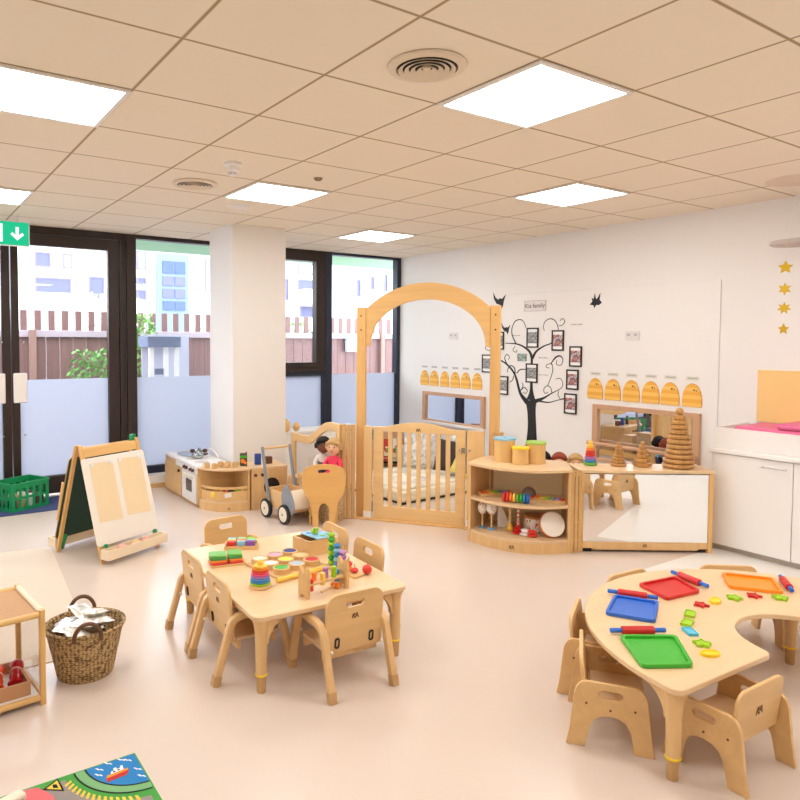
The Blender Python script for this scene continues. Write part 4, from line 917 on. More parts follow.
# star mobile
t = thing('mobile_ring', 'flat pale disc hanging near the ceiling above the gold stars', 'mobile', (5.35, 2.26, 2.215)); put('disc', MB().lathe([(.05, .03), (.15, .0), (.165, .012), (.15, .03), (.05, .045), (.05, .03)], n=32), mat('pale grey felt', (206, 200, 194), .8), t); put('cord', MB().cyl((-.13, 0, .033), (0, 0, CEIL-2.217), .0015, n=6).cyl((.13, 0, .033), (0, 0, CEIL-2.217), .0015, n=6), white, t)
def star(z, s, lab, pts=5, rz=0):
    t = thing('hanging_star', lab, 'hanging star', (5.30, 2.30, z), -1.1+rz, 'gold stars hanging from the mobile')
    o_ = [((s if k % 2 == 0 else s*.5)*sin(pi*k/pts), (s if k % 2 == 0 else s*.5)*cos(pi*k/pts)) for k in range(2*pts)]
    put('star', MB().plate(o_, [], .003, XZ(0)), gold, t, smooth=False); return t
star(2.058, .050, 'largest gold star, top of the hanging string'); star(1.906, .046, 'second gold star from the top of the string', 6, .3); star(1.770, .046, 'third gold star from the top of the string', 7, .1); star(1.622, .042, 'lowest gold star on the string', 5, .5)
one('star_thread', MB().cyl((0, 0, 0), (0, 0, .62), .0009, n=6), white, 'thin thread holding the string of gold stars', 'thread', (5.301, 2.3025, 1.63))

# ================================================================== TODDLER CHAIRS WITH BENT WOOD ARMS
def make_chair(label, group, loc, rz):
    t = thing('toddler_chair', label, 'chair', loc, rz, group)
    fa = None
    for s_ in (-1, 1):
        x = .158*s_
        pts = [(x, -.205, .012), (x, -.185, .08), (x, -.155, .18), (x, -.137, .245), (x, -.122, .272), (x, -.095, .288), (x, -.055, .294), (x, .05, .294), (x, .085, .288), (x, .108, .270), (x, .120, .24), (x, .150, .12), (x, .172, .012)]
        fr = put('side_frame', MB().sweep(smooth_pts(pts, 3), .036, .030, (1, 0, 0)), maple, t)
        for y_, ya in ((-.205, -.190), (.172, .158)):
            put('foot_cap', MB().sweep([(x, y_, .0), (x, y_+(ya-y_)*.55, .045)], .042, .036, (1, 0, 0)), edge_w, fr)
        put('bolt', MB().cyl((x-.024*s_, -.147, .185), (x-.034*s_, -.147, .185), .008, n=10), cream, fr)
        put('bolt', MB().cyl((x-.019*s_, .128, .19), (x-.027*s_, .128, .19), .008, n=10), cream, fr)
    put('seat', MB().plate(rrect(-.138, .138, -.095, .125, [.01, .01, .03, .03]), [], .014, XY(.168)), maple_flat, t, bevel=.003)
    put('seat_rail', MB().box(-.1375, .1375, .085, .10, .13, .1675), maple, t); put('seat_rail', MB().box(-.1375, .1375, -.09, -.075, .13, .1675), maple, t)
    # back board, leaning
    tl = radians(5)
    def fn(u, v, w): return (u, -.104-(v-.165)*math.tan(tl)-w, v)
    h0, h1 = .165, .43
    put('backrest', MB().plate(rrect(-.146, .146, h0, h1, [.015, .015, .055, .055], 8), [rrect(-.046, .046, h1-.068, h1-.036, .0155, 6)[::-1]], .014, fn), birch, t, bevel=.002)
    for s_ in (-1, 1):
        c = .088*s_
        put('strap_slot', MB().plate(rrect(c-.0125, c+.0125, .185, .235, .012, 5), [rrect(c-.006, c+.006, .194, .226, .0055, 5)[::-1]], .003, lambda u, v, w: fn(u, v, .0145+w)), black, t, label='dark slot rim')
    mark(t, lambda u, v, w: fn(u, .32+v, .0143+w), .036)
    return t
GC = 'toddler chairs around the rectangular table'
ch = make_chair('toddler chair in front with its back to the camera, nearest the camera', GC, (1.69, 2.545, 0), radians(-3))
dup(ch, 'toddler chair on the left side of the table, nearer the camera', (1.378, 2.905, 0), radians(-92))
dup(ch, 'toddler chair on the left side of the table, farther from the camera', (1.396, 3.28, 0), radians(-92))
dup(ch, 'toddler chair at the far end of the table, behind the rainbow blocks', (1.72, 3.735, 0), radians(184))
dup(ch, 'toddler chair on the right side of the table, behind the bead caterpillar', (2.06, 3.36, 0), radians(87))
dup(ch, 'toddler chair on the right side of the table, nearest its right corner', (2.035, 2.985, 0), radians(87))

# ================================================================== RECTANGULAR TABLE
TA = radians(-3.3)
t = thing('activity_table', 'low rectangular maple table covered with colourful toys', 'table', (1.262, 2.55, 0), TA)
TW, TD, TH = .80, 1.085, .35
put('tabletop', MB().plate(rrect(0, TW, 0, TD, .045, 8), [], .022, XY(TH-.022)), maple_flat, t, bevel=.004, seg=3)
def table_leg(parent, x, y, sx, sy, h=.3275):
    """round leg with a flared bracket reaching out along both edges, and an adjustable foot"""
    b = MB(); prof = [(.0245, .085), (.026, .20), (.028, h-.06), (.032, h-.03), (.042, h-.0005)]
    b.lathe(prof, (x, y, 0), 22)
    for dx, dy in ((sx, 0), (0, sy)):
        n = 8; o_ = [(.0, h-.0005), (.135, h-.0005)]+[(.03+.105*(1-sin(pi/2*k/n)), h-.0005-.012-.10*(1-cos(pi/2*k/n))) for k in range(n+1)]+[(.0, h-.12)]
        if dx: b.plate(o_, [], .026, lambda u, v, w: (x+dx*u, y-.013+w, v))
        else: b.plate(o_, [], .026, lambda u, v, w: (x-.013+w, y+dy*u, v))
    lg = put('leg', b, maple, parent)
    put('collar', MB().lathe([(.0255, .076), (.0275, .078), (.0275, .083), (.0255, .0848)], (x, y, 0), 22), yellow, lg, label='yellow collar')
    put('foot', MB().lathe([(.017, 0), (.020, .006), (.022, .0755)], (x, y, 0), 20), edge_w, lg)
for x, y, sx, sy in ((.048, .048, 1, 1), (TW-.048, .048, -1, 1), (.048, TD-.048, 1, -1), (TW-.048, TD-.048, -1, -1)): table_leg(t, x, y, sx, sy)
put('apron', MB().box(.09, TW-.09, .038, .052, TH-.040, TH-.0225), maple, t); put('apron', MB().box(.09, TW-.09, TD-.052, TD-.038, TH-.040, TH-.0225), maple, t)
put('apron', MB().box(.038, .052, .09, TD-.09, TH-.040, TH-.0225), maple, t); put('apron', MB().box(TW-.052, TW-.038, .09, TD-.09, TH-.040, TH-.0225), maple, t)
TZ1 = TH+.0006
# rainbow block tray
def tray_box(t, w, d, h, th=.007, m_=birch):
    put('tray', MB().plate([(-w/2, -d/2), (w/2, -d/2), (w/2, d/2), (-w/2, d/2)], [[(-w/2+th, -d/2+th), (-w/2+th, d/2-th), (w/2-th, d/2-th), (w/2-th, -d/2+th)]], h, XY(0)).box(-w/2+th, w/2-th, -d/2+th, d/2-th, 0, .005), m_, t, smooth=False)
t = thing('block_tray', 'wooden tray of rainbow coloured blocks at the far end of the table', 'toy tray', (1.645, 3.50, TZ1), radians(-28))
tray_box(t, .185, .12, .02)
C8 = [yellowp, mat('mint paint', (150, 214, 180), .4), lime, orangep, bluep, purple, redp, teal, mat('violet paint', (140, 80, 180), .4)]
nm8 = ['yellow', 'mint green', 'lime green', 'orange', 'blue', 'lilac', 'red', 'light blue', 'violet']
Mt = Matrix.Translation((1.645, 3.50, TZ1)) @ Matrix.Rotation(radians(-28), 4, 'Z')
k = 0
for r_, row in enumerate(((7, 1, 2), (0, 3, 1), (6, 7, 8))):
    for c_, ci in enumerate(row):
        x_ = -.053+c_*.053; y_ = .032-.032*r_
        one('toy_block', MB().box(-.024, .024, -.0145, .0145, 0, .038), C8[ci], '%s toy block, %s row, %s in the rainbow block tray' % (nm8[ci], ('far', 'middle', 'near')[r_], ('left', 'middle', 'right')[c_]), 'toy block', Mt @ Vector((x_, y_, .0055)), radians(-28), 'blocks in the rainbow tray', bevel=.004)
# green and red block puzzle
t = thing('puzzle_board', 'wooden board with stacked green and red puzzle blocks at the left edge', 'toy tray', (1.46, 3.285, TZ1), radians(-12))
tray_box(t, .18, .13, .010)
Mt = Matrix.Translation((1.46, 3.285, TZ1)) @ Matrix.Rotation(radians(-12), 4, 'Z')
for c_, cx in enumerate((-.048, .043)):
    for r_, (zz, m_, nm) in enumerate(((.0055, redp, 'red'), (.0175, orangep, 'orange'), (.0295, mat('bottle green paint', (70, 160, 80), .4), 'dark green'), (.0415, greenp, 'light green'))):
        w_ = .038 if c_ else .045
        one('puzzle_block', MB().plate(rrect(-w_, w_, -.045, .045, .012), [], .0115, XY(0)), m_, '%s puzzle slab in the %s stack on the puzzle board' % (nm, 'right' if c_ else 'left'), 'toy block', Mt @ Vector((cx, .005*r_-.005, zz)), radians(-12-3*r_), 'slabs on the puzzle board', bevel=.004)
# ring stacker
t = thing('ring_stacker', 'rainbow ring stacker near the front left corner of the table', 'stacking toy', (1.452, 2.88, TZ1))
put('base', MB().lathe([(.052, 0), (.055, .004), (.052, .012), (.048, .014)]), birch, t)
for i, (r, m_) in enumerate(((.050, lime), (.049, bluep), (.047, mat('sky blue paint', (70, 150, 210), .4)), (.046, purple), (.043, mat('pink paint', (236, 90, 130), .4)), (.041, redp), (.038, orangep), (.034, yellowp))):
    z0 = .0145+i*.0115; put('ring', MB().lathe([(r*.75, z0), (r*.96, z0+.0015), (r, z0+.0055), (r*.96, z0+.0095), (r*.75, z0+.011)]), m_, t)
put('knob', MB().ball((0, 0, .117), .015, n=16, m=8), yellowp, t)
# dome board: 3 x 3 tubs with fabric tops
DA = radians(-3)
t = thing('texture_board', 'square wooden board with round coloured texture discs in the middle of the table', 'toy board', (1.70, 3.07, TZ1), radians(8))
put('board', MB().plate(rrect(-.155, .155, -.15, .15, .008), [], .012, XY(0)), birch, t, bevel=.003)
Mt = Matrix.Translation((1.70, 3.07, TZ1)) @ Matrix.Rotation(radians(8), 4, 'Z')
DC = [[(green, 'green'), (mat('silver grey felt', (176, 196, 204), .7), 'silver grey'), (mat('red felt', (206, 60, 60), .8), 'red')], [(mat('white felt', (240, 238, 232), .8), 'white'), (mat('yellow felt', (238, 218, 90), .8), 'yellow'), (mat('tan felt', (230, 196, 140), .8), 'tan')], [(cream, 'cream'), (mat('lilac felt', (210, 170, 196), .8), 'lilac'), (mat('deep blue felt', (66, 74, 140), .8), 'dark blue')]]
for r_ in range(3):
    for c_ in range(3):
        p = Mt @ Vector((-.098+.098*c_, -.088+.094*r_, .0125)); m_, nm = DC[r_][c_]
        q = thing('texture_disc', '%s topped wooden disc, %s row of the texture board' % (nm, ('near', 'middle', 'far')[r_]), 'toy', p, 0, 'texture discs on the wooden board')
        put('rim', MB().lathe([(.044, 0), (.044, .026), (.041, .028), (.036, .028), (.036, .024)], n=30), birch, q); put('felt', MB().lathe([(1e-6, .0262), (.0355, .0252), (.0355, .022)], n=30), m_, q, label=nm+' felt top')
one('wooden_rod', MB().cyl((-.15, 0, .012), (.15, 0, .012), .011), yellowp, 'yellow rod lying at the front edge of the texture board', 'toy', (1.69, 2.895, TZ1), radians(7))
# fishing box
t = thing('fishing_box', 'open wooden box with light blue lid at the far right of the rectangular table', 'toy box', (1.95, 3.215, TZ1), radians(8))
put('box', MB().plate([(-.085, -.075), (.085, -.075), (.085, .075), (-.085, .075)], [[(-.078, -.068), (-.078, .068), (.078, .068), (.078, -.068)]], .085, XY(0)).box(-.078, .078, -.068, .068, 0, .006), birch, t, smooth=False)
put('lid', MB().box(-.03, .095, -.082, .078, .0855, .092), teal, t, bevel=.002, label='light blue lid')
for x_, y_, m_ in ((.03, -.05, greenp), (.0, .04, bluep), (.07, .03, purple), (.07, -.04, mat('aqua paint', (80, 180, 190), .4))): put('spot', MB().cyl((x_, y_, .0922), (x_, y_, .0935), .015), m_, t)
one('frog_piece', MB().ball((0, 0, .014), .022, 1, 1, .65).ball((.012, -.014, .03), .008).ball((-.012, -.014, .03), .008), lime, 'bright green frog piece on the light blue lid', 'toy', (1.965, 3.22, TZ1+.0942))
# bead towers
t = thing('bead_tower', 'wooden board with towers of coloured beads by the right edge of the table', 'stacking toy', (1.915, 2.80, TZ1), radians(-80))
put('board', MB().plate(rrect(-.16, .075, -.038, .038, .01), [], .012, XY(0)), birch, t, bevel=.003)
for i, (n_, m1, m2) in enumerate(((7, lime, green), (5, bluep, teal), (4, purple, mat('lilac paint', (200, 150, 210), .4)), (2, orangep, redp), (1, redp, redp))):
    x_ = -.135+i*.043; put('peg', MB().cyl((x_, 0, .0125), (x_, 0, .03+.024*n_+.005), .004, n=8), birch, t)
    for k in range(n_): put('bead', MB().ball((x_, 0, .0255+.024*k), .0195, 1, 1, .68, n=16, m=8), m1 if k % 2 == 0 else m2, t)
one('toy_apple', MB().ball((0, 0, .024), .025, 1, 1, .95).cyl((0, 0, .044), (.004, 0, .056), .002, n=6), redp, 'small red toy apple beside the bead board near the table edge', 'toy', (1.985, 2.745, TZ1))
# peg hammer bench
t = thing('peg_bench', 'wooden hammer bench with coloured pegs near the front right of the table', 'peg toy', (1.675, 2.66, TZ1), radians(6))
end_o = [(-.036, 0), (-.014, 0), (-.012, .012), (.012, .012), (.014, 0), (.036, 0), (.038, .10), (.030, .14), (.014, .128), (0, .11), (-.014, .128), (-.030, .14), (-.038, .10)]
for x_ in (-.125, .107): put('end', MB().plate(end_o, [], .018, lambda u, v, w: (x_+w, u, v)), birch, t, bevel=.003)
put('bench', MB().box(-.107, .107, -.026, .026, .052, .062), birch, t, bevel=.002)
for i, (m_, nm, up_) in enumerate(((redp, 'red', .0), (orangep, 'orange', .018), (yellowp, 'yellow', .014), (purple, 'lilac', .026), (lime, 'lime', .03), (bluep, 'blue', .002))):
    x_ = -.085+i*.034; y_ = -.010 if i % 2 == 0 else .011
    one('toy_peg', MB().cyl((0, 0, 0), (0, 0, .055), .0125, n=14), m_, nm+' peg standing in the wooden hammer bench', 'toy peg', Matrix.Translation((1.675, 2.66, 0)) @ Matrix.Rotation(radians(6), 4, 'Z') @ Vector((x_, y_, TZ1+.0265+up_)), group='pegs in the hammer bench')
t = thing('toy_hammer', 'small wooden toy hammer lying under the peg bench', 'toy hammer', (1.70, 2.655, TZ1), radians(20)); put('handle', MB().cyl((-.06, 0, .012), (.05, 0, .012), .005), birch, t); put('head', MB().cyl((.05, -.02, .014), (.05, .02, .014), .013), orangep, t)

# ================================================================== HORSESHOE TABLE
HC = Vector((3.02, 1.19)); HR, HI = .83, .245; HH = .35
# edge direction of the near straight side
HA = radians(-3)
t = thing('horseshoe_table', 'low horseshoe shaped maple table with coloured modelling trays', 'table', (HC.x, HC.y, 0), HA)
o_ = [(HR*cos(pi*k/48), HR*sin(pi*k/48)) for k in range(49)]
i_ = [(HI*cos(pi*k/24), .0+HI*sin(pi*k/24)) for k in range(25)]
rr = .035
def corner(cx, cy, a0, a1, n=5): return [(cx+rr*cos(a0+(a1-a0)*k/n), cy+rr*sin(a0+(a1-a0)*k/n)) for k in range(n+1)]
outl = [p for p in o_ if p[1] > .05]+corner(-HR+rr, rr, pi, 1.5*pi)+corner(-HI-rr, rr, 1.5*pi, 2*pi)+[p for p in i_[::-1] if p[1] > .045]+corner(HI+rr, rr, pi, 1.5*pi)+corner(HR-rr, rr, 1.5*pi, 2*pi)
put('tabletop', MB().plate(outl, [], .022, XY(HH-.022)), maple_flat, t, bevel=.004, seg=3)
for x, y, sx, sy in ((-HR+.058, .055, 1, 1), (-HI-.11, .055, -1, 1) if False else (HR-.058, .055, -1, 1), (-.42, .62, 1, -1), (.51, .30, 1, 1)): table_leg(t, x, y, sx, sy)
HT = HH+.0006
def mtray(c1, c2, c3, c4, m_, nm, label):
    """shallow modelling tray; corners in order"""
    P = [Vector(c) for c in (c1, c2, c3, c4)]; c = sum(P, Vector((0, 0)))/4
    t = thing('modelling_tray', label, 'tray', (c.x, c.y, HT), 0, 'coloured trays on the horseshoe table')
    L = [p-c for p in P]; inn = [p*.88 for p in L]
    def rnd(ps, k=.10):
        out = []
        for i in range(4):
            a, b_, d = ps[i-1], ps[i], ps[(i+1) % 4]; p0 = b_+(a-b_)*k; p1 = b_+(d-b_)*k
            for q in range(5): u = q/4; out.append(tuple((1-u)**2*p0+2*u*(1-u)*b_+u*u*p1))
        return out
    put('tray', MB().plate(rnd(L), [rnd(inn)[::-1]], .016, XY(0)).plate(rnd([p*.885 for p in L]), [], .006, XY(.0)), m_, t, bevel=.002)
    return t
mtray((2.235, 1.40), (2.40, 1.30), (2.585, 1.475), (2.395, 1.60), green, 'green', 'green modelling tray nearest the camera on the horseshoe table')
mtray((2.545, 1.77), (2.645, 1.60), (2.86, 1.715), (2.765, 1.875), blue, 'blue', 'blue modelling tray on the horseshoe table')
mtray((2.925, 1.715), (3.15, 1.685), (3.24, 1.86), (2.985, 1.90), red, 'red', 'red modelling tray on the horseshoe table')
mtray((3.32, 1.64), (3.455, 1.46), (3.625, 1.58), (3.49, 1.765), orange, 'orange', 'orange modelling tray at the far right of the horseshoe table')
def pin(p0, p1, label):
    p0, p1 = Vector(p0), Vector(p1); c = (p0+p1)/2; a = atan2(p1.y-p0.y, p1.x-p0.x); L = (p1-p0).length
    t = thing('rolling_pin', label, 'rolling pin', (c.x, c.y, HT+.0165), a, 'red and blue toy rolling pins')
    put('roller', MB().cyl((-L*.29, 0, 0), (L*.29, 0, 0), .0165, n=20), red, t, bevel=.003); put('handle', MB().cyl((-L*.5, 0, 0), (-L*.2905, 0, 0), .0095, n=14), blue, t, bevel=.002); put('handle', MB().cyl((L*.2905, 0, 0), (L*.5, 0, 0), .0095, n=14), blue, t, bevel=.002)
pin((2.395, 1.640), (2.585, 1.520), 'rolling pin above the green tray'); pin((2.77, 1.915), (2.885, 1.735), 'rolling pin above the blue tray'); pin((3.275, 1.90), (3.225, 1.69), 'rolling pin at the right edge of the red tray'); pin((3.67, 1.57), (3.50, 1.445), 'rolling pin at the right end of the orange tray')
def cutter(x, y, shape, m_, label, s=.034, rz=0):
    if shape == 'star': o_ = [((s if k % 2 == 0 else s*.5)*sin(pi*k/5), (s if k % 2 == 0 else s*.5)*cos(pi*k/5)) for k in range(10)]
    elif shape == 'oval': o_ = [(s*1.15*cos(2*pi*k/20), s*.7*sin(2*pi*k/20)) for k in range(20)]
    elif shape == 'flower': o_ = [(s*(.82+.22*cos(5*2*pi*k/40))*cos(2*pi*k/40), s*(.82+.22*cos(5*2*pi*k/40))*sin(2*pi*k/40)) for k in range(40)]
    else: o_ = rrect(-s, s, -s*.6, s*.6, .006)
    t = thing('dough_cutter', label, 'dough cutter', (x, y, HT), rz, 'plastic dough cutters on the horseshoe table')
    put('rim', MB().plate(o_, [[(a*.82, b_*.82) for a, b_ in o_][::-1]], .011, XY(0)), m_, t, smooth=False); put('face', MB().plate([(a*.815, b_*.815) for a, b_ in o_], [], .004, XY(.004)), m_, t, smooth=False)
for args in ((2.859, 1.572, 'rect', lime, 'lime green cutter, second nearest the blue tray'), (2.756, 1.527, 'rect', lime, 'narrow lime green cutter below the lime rectangle'), (2.68, 1.472, 'rect', mat('aqua plastic', (80, 190, 220), .35), 'aqua blue rectangular cutter'),
             (2.613, 1.386, 'flower', lime, 'lime flower cutter near the green tray'), (2.554, 1.324, 'oval', yellow, 'yellow oval cutter nearest the table corner'), (2.998, 1.600, 'star', red, 'red star cutter on the left of the arc'), (3.099, 1.591, 'oval', yellow, 'yellow oval cutter on the far arc'),
             (3.209, 1.562, 'flower', lime, 'lime flower cutter on the far arc'), (3.312, 1.525, 'star', red, 'red star cutter on the far arc'), (3.388, 1.447, 'flower', lime, 'lime flower cutter nearest the orange tray')): cutter(*args, rz=random.uniform(-1, 1))

# ---- low box chairs: arched side panels, seat and back
def make_boxchair(label, loc, rz, group):
    t = thing('arched_chair', label, 'chair', loc, rz, group)      # faces +y; origin at the centre
    def side(): 
        o_ = []
        L, H = .156, .255
        o_ += [(-L, 0), (-L+.068, 0)]
        n = 10
        o_ += [(-.082+.02*(k/n)+.0, .0+.0) for k in range(0)]
        o_ += [(-.078, .05), (-.070, .085), (-.054, .112), (-.03, .126), (0, .130), (.03, .126), (.054, .112), (.070, .085), (.078, .05), (.082, 0)]
        o_ += [(L, 0), (L-.012, .06), (L-.026, .185)]
        o_ += [(L-.026-.045*(1-cos(pi/2*k/6)), .185+.068*sin(pi/2*k/6)) for k in range(1, 7)]
        o_ += [(-L+.026+.045*(1-cos(pi/2*k/6)), .185+.068*sin(pi/2*k/6)) for k in range(6, -1, -1)]
        o_ += [(-L+.012, .06)]
        return o_
    for s_ in (-1, 1):
        sp = put('side_panel', MB().plate(side(), [rrect(-.043, .043, .195, .225, .0145, 6)[::-1]], .016, lambda u, v, w: (s_*.150+(w if s_ > 0 else -w), u, v)), birch, t, bevel=.003)
        xo = s_*.166
        for (yy, zz) in ((-.085, .17), (.0, .155), (.085, .165)): put('screw', MB().cyl((xo, yy, zz), (xo+.0015*s_, yy, zz), .0045, n=10), ink, sp, smooth=False)
    put('seat', MB().box(-.1495, .1495, -.07, .125, .142, .156), maple_flat, t, bevel=.003)
    put('backrest', MB().plate(rrect(-.1495, .1495, .135, .335, [.01, .01, .045, .045], 7), [rrect(-.04, .04, .275, .298, .011, 5)[::-1]] if False else [], .015, lambda u, v, w: (u, -.075-(v-.135)*.12-w, v)), birch, t, bevel=.004)
    mark(t, lambda u, v, w: (u, -.075-(.235+v-.135)*.12-.0155-w, .235+v), .045)
    return t
GB = 'low arched chairs around the horseshoe table'
def axis_rz(dx, dy): return atan2(dy, dx)-pi/2
bc1 = make_boxchair('low arched chair at the bottom right with its back to the camera', (2.530, 1.235, 0), radians(-2), GB)
dA = Vector((.60, -.80)); nA = Vector((.80, .60)); cA = Vector((2.22, 1.512))+nA*.152
dup(bc1, 'low arched chair with handle hole left of the front table leg', (cA.x, cA.y, 0), axis_rz(*dA))
dB = Vector((.50, -.87)); cB = Vector((2.44, 1.80))+dB*.075+Vector((.87, .5))*.152
dup(bc1, 'low arched chair half hidden behind the chair with the handle hole', (cB.x, cB.y+.03, 0), axis_rz(*dB))
dup(bc1, 'low arched chair behind the red tray, only its top edge visible', (3.16, 1.975, 0), axis_rz(-.08, -1))
dup(bc1, 'low arched chair behind the orange tray, its legs visible through the table cut-out', (3.655, 1.765, 0), axis_rz(-.62, -.78))
dup(bc1, 'low arched chair beyond the right picture edge, seen reflected in the large mirror', (3.985, 1.44, 0), axis_rz(-.95, -.25))

# ================================================================== PLAY KITCHEN
KF = radians(0)
# stove and sink unit along the window side, its front facing the door side (towards -x)
t = thing('play_kitchen', 'wooden play cooker and sink unit with white front left of the pillar', 'play kitchen', (2.285, 5.80, 0), radians(-1.4))
KL, KD, KH = .93, .34, .385
put('carcass', MB().box(.012, KD, 0, KL, .03, KH-.022), birch, t, bevel=.002); put('kick_board', MB().box(.02, KD, .01, KL-.01, 0, .0295), edge_w, t)
wt = put('worktop', MB().plate(rrect(-.004, KD, -.004, KL+.004, .008), [], .020, XY(KH-.0215)), whitep, t, bevel=.003)
put('control_strip', MB().box(0, .0115, 0, KL*.62, KH-.075, KH-.022), whitep, t)
for y in (.08, .14, .25, .31): put('knob', MB().cyl((-.0002, y, KH-.048), (-.022, y, KH-.048), .016, .013, 16), brown, t, label='dark brown knob')
d = put('oven_door', MB().plate([(0.03, .035), (.40, .035), (.40, KH-.082), (.03, KH-.082)], [rrect(.13, .30, .12, .235, .012)[::-1]], .0115, lambda u, v, w: (w, u, v)), whitep, t, bevel=.002, label='white oven door')
put('oven_window', MB().box(.005, .008, .128, .302, .118, .237), mat('dark oven glass', (96, 84, 78), .15), d, smooth=False)
put('oven_handle', MB().box(-.018, -.0002, .10, .33, .262, .278), cream, d, bevel=.003)
d = put('cupboard_door', MB().box(0, .0115, .425, KL-.012, .035, KH-.082), birch, t, bevel=.002); put('door_knob', MB().cyl((-.0002, .47, KH-.115), (-.018, .47, KH-.115), .014, n=14), brown, d)
put('sink_bowl', MB().lathe([(.135, .001), (.142, .003), (.128, .003), (.115, .0014), (1e-6, .0012)], (.18, .68, KH-.001), 32, .8, 1.25), steel, wt, label='steel sink bowl')
for y in (.20, .42): put('hob_ring', MB().lathe([(.060, .0), (.060, .0025), (.050, .0025), (.050, 0), (.060, 0)], (.12, y, KH-.0008), 28).lathe([(.030, .0), (.030, .0025), (.024, .0025), (.024, 0), (.030, 0)], (.12, y, KH-.0008), 28), MATS['pale grey felt'], wt)
def pan(x, y, r, h, label):
    t = thing('toy_pan', label, 'toy pan', (x, y, KH+.0021), random.random()*2, 'toy pans on the play cooker')
    put('bowl', MB().lathe([(r*.8, 0), (r, h*.3), (r*1.04, h), (r*.96, h), (r*.9, h*.3), (1e-6, h*.15)], n=26), steel, t); put('handle', MB().cyl((r*1.02, 0, h*.8), (r*2.1, 0, h*.95), .008, n=10), brown, t, label='dark brown handle'); put('lid_knob', MB().lathe([(r*.95, h+.001), (r*.5, h+.012), (.014, h+.016), (.017, h+.032), (1e-6, h+.036)]), steel, t)
pan(2.46, 6.20, .052, .030, 'steel toy pan with dark handle on the near hob'); pan(2.56, 6.42, .048, .028, 'second steel toy pan behind the first on the cooker')
for (x, y, lab) in ((2.44, 6.33, 'dark brown tap knob nearest the sink'), (2.55, 6.28, 'dark brown tap knob right of the sink')):
    t = thing('tap', lab, 'tap', (x+.02, y+.02 if lab[-4:] == 'sink' else y, KH+.0006), 0, 'dark knobbed taps on the play kitchen')
    put('stem', MB().cyl((0, 0, 0), (0, 0, .035), .010, n=12), steel, t); put('cap', MB().lathe([(.018, .0352), (.024, .045), (.024, .062), (.014, .068), (1e-6, .068)]), brown, t)
t = thing('toy_faucet', 'curved white toy faucet at the back of the play kitchen', 'tap', (2.60, 6.30, KH-.001), 0)
put('spout', MB().tube(smooth_pts([(0, 0, 0), (0, 0, .06), (-.02, -.10, .085), (-.03, -.25, .07), (-.03, -.33, .03)]), .008), whitep, t)
# quarter round corner unit
t = thing('corner_counter', 'quarter round wooden corner unit with open shelf and curved basket drawer', 'shelf unit', (0, 0, 0))
A_, C_, B_ = (2.295, 5.792), (2.335, 5.50), (2.665, 5.478)
kc = [bez(i/18, A_, C_, B_) for i in range(19)]; Bk = (2.655, 5.80)
def insk(ps, k, c=(2.60, 5.74)): return [(c[0]+(x-c[0])*k, c[1]+(y-c[1])*k) for x, y in ps]
put('worktop', MB().plate(insk(kc, 1.02)+[Bk], [], .020, XY(.3635)), maple_flat, t, bevel=.003)
put('shelf_board', MB().plate(insk(kc, .96)+[(Bk[0]-.005, Bk[1]-.005)], [], .014, XY(.075)), maple_flat, t)
put('kick_board', MB().plate(insk(kc, .97)+insk(kc, .91)[::-1], [], .0745, XY(0)), maple, t)
put('back_panel', MB().box(2.31, 2.645, 5.783, 5.795, .09, .3632), birch, t); put('side_panel', MB().box(2.645, 2.662, 5.482, 5.80, 0, .3632), birch, t)
mark(t, lambda u, v, w: (2.46+u*.9, 5.498-.13*u-.012, .038+v), .03)
kb = insk(kc, .90); bk_ = thing('toy_basket', 'curved pale wooden basket with slots and white label inside the corner unit', 'basket', (0, 0, .0)); 
put('wall', MB().plate(kb+insk(kc, .86)[::-1], [], .085, XY(.0902)), birch, bk_); put('rim', MB().plate(kb+insk(kc, .86)[::-1], [], .022, XY(.195)), birch, bk_)
for i in (2, 9, 16): p = kb[i]; put('post', MB().box(p[0]+.002, p[0]+.02, p[1]+.004, p[1]+.020, .1753, .1948), birch, bk_)
put('bottom', MB().plate(insk(kc, .855)+[(2.63, 5.77)], [], .006, XY(.0902)), birch, bk_)
put('label_card', MB().box(2.44, 2.505, 5.530, 5.534, .13, .168), white, bk_, smooth=False)
for i, (x, y, m_, nm) in enumerate(((2.40, 5.66, yellowp, 'yellow'), (2.47, 5.63, redp, 'red'), (2.54, 5.62, mat('dark slate', (60, 50, 50), .6), 'dark'), (2.60, 5.60, lime, 'lime'))):
    one('play_food', MB().ball((0, 0, .045), .042, 1, 1, .9, 16, 8), m_, nm+' round play food piece inside the curved basket', 'toy', (x, y, .0975), group='play food in the curved basket')
for i, (x, y) in enumerate(((2.345, 5.70), (2.385, 5.63), (2.47, 5.69), (2.50, 5.61), (2.53, 5.66), (2.575, 5.60))):
    t = thing('wooden_cup', 'small pale wooden cup, %s from the left on the round counter' % ords[i], 'toy cup', (x, y, .3842), random.random()*3, 'wooden cups on the round counter')
    put('cup', MB().lathe([(.020, 0), (.024, .004), (.026, .042), (.022, .042), (.020, .008), (1e-6, .006)], n=20), birch, t); put('handle', MB().tube(smooth_pts([(.025, 0, .034), (.040, 0, .030), (.040, 0, .014), (.025, 0, .010)], 4), .003, 8), birch, t)
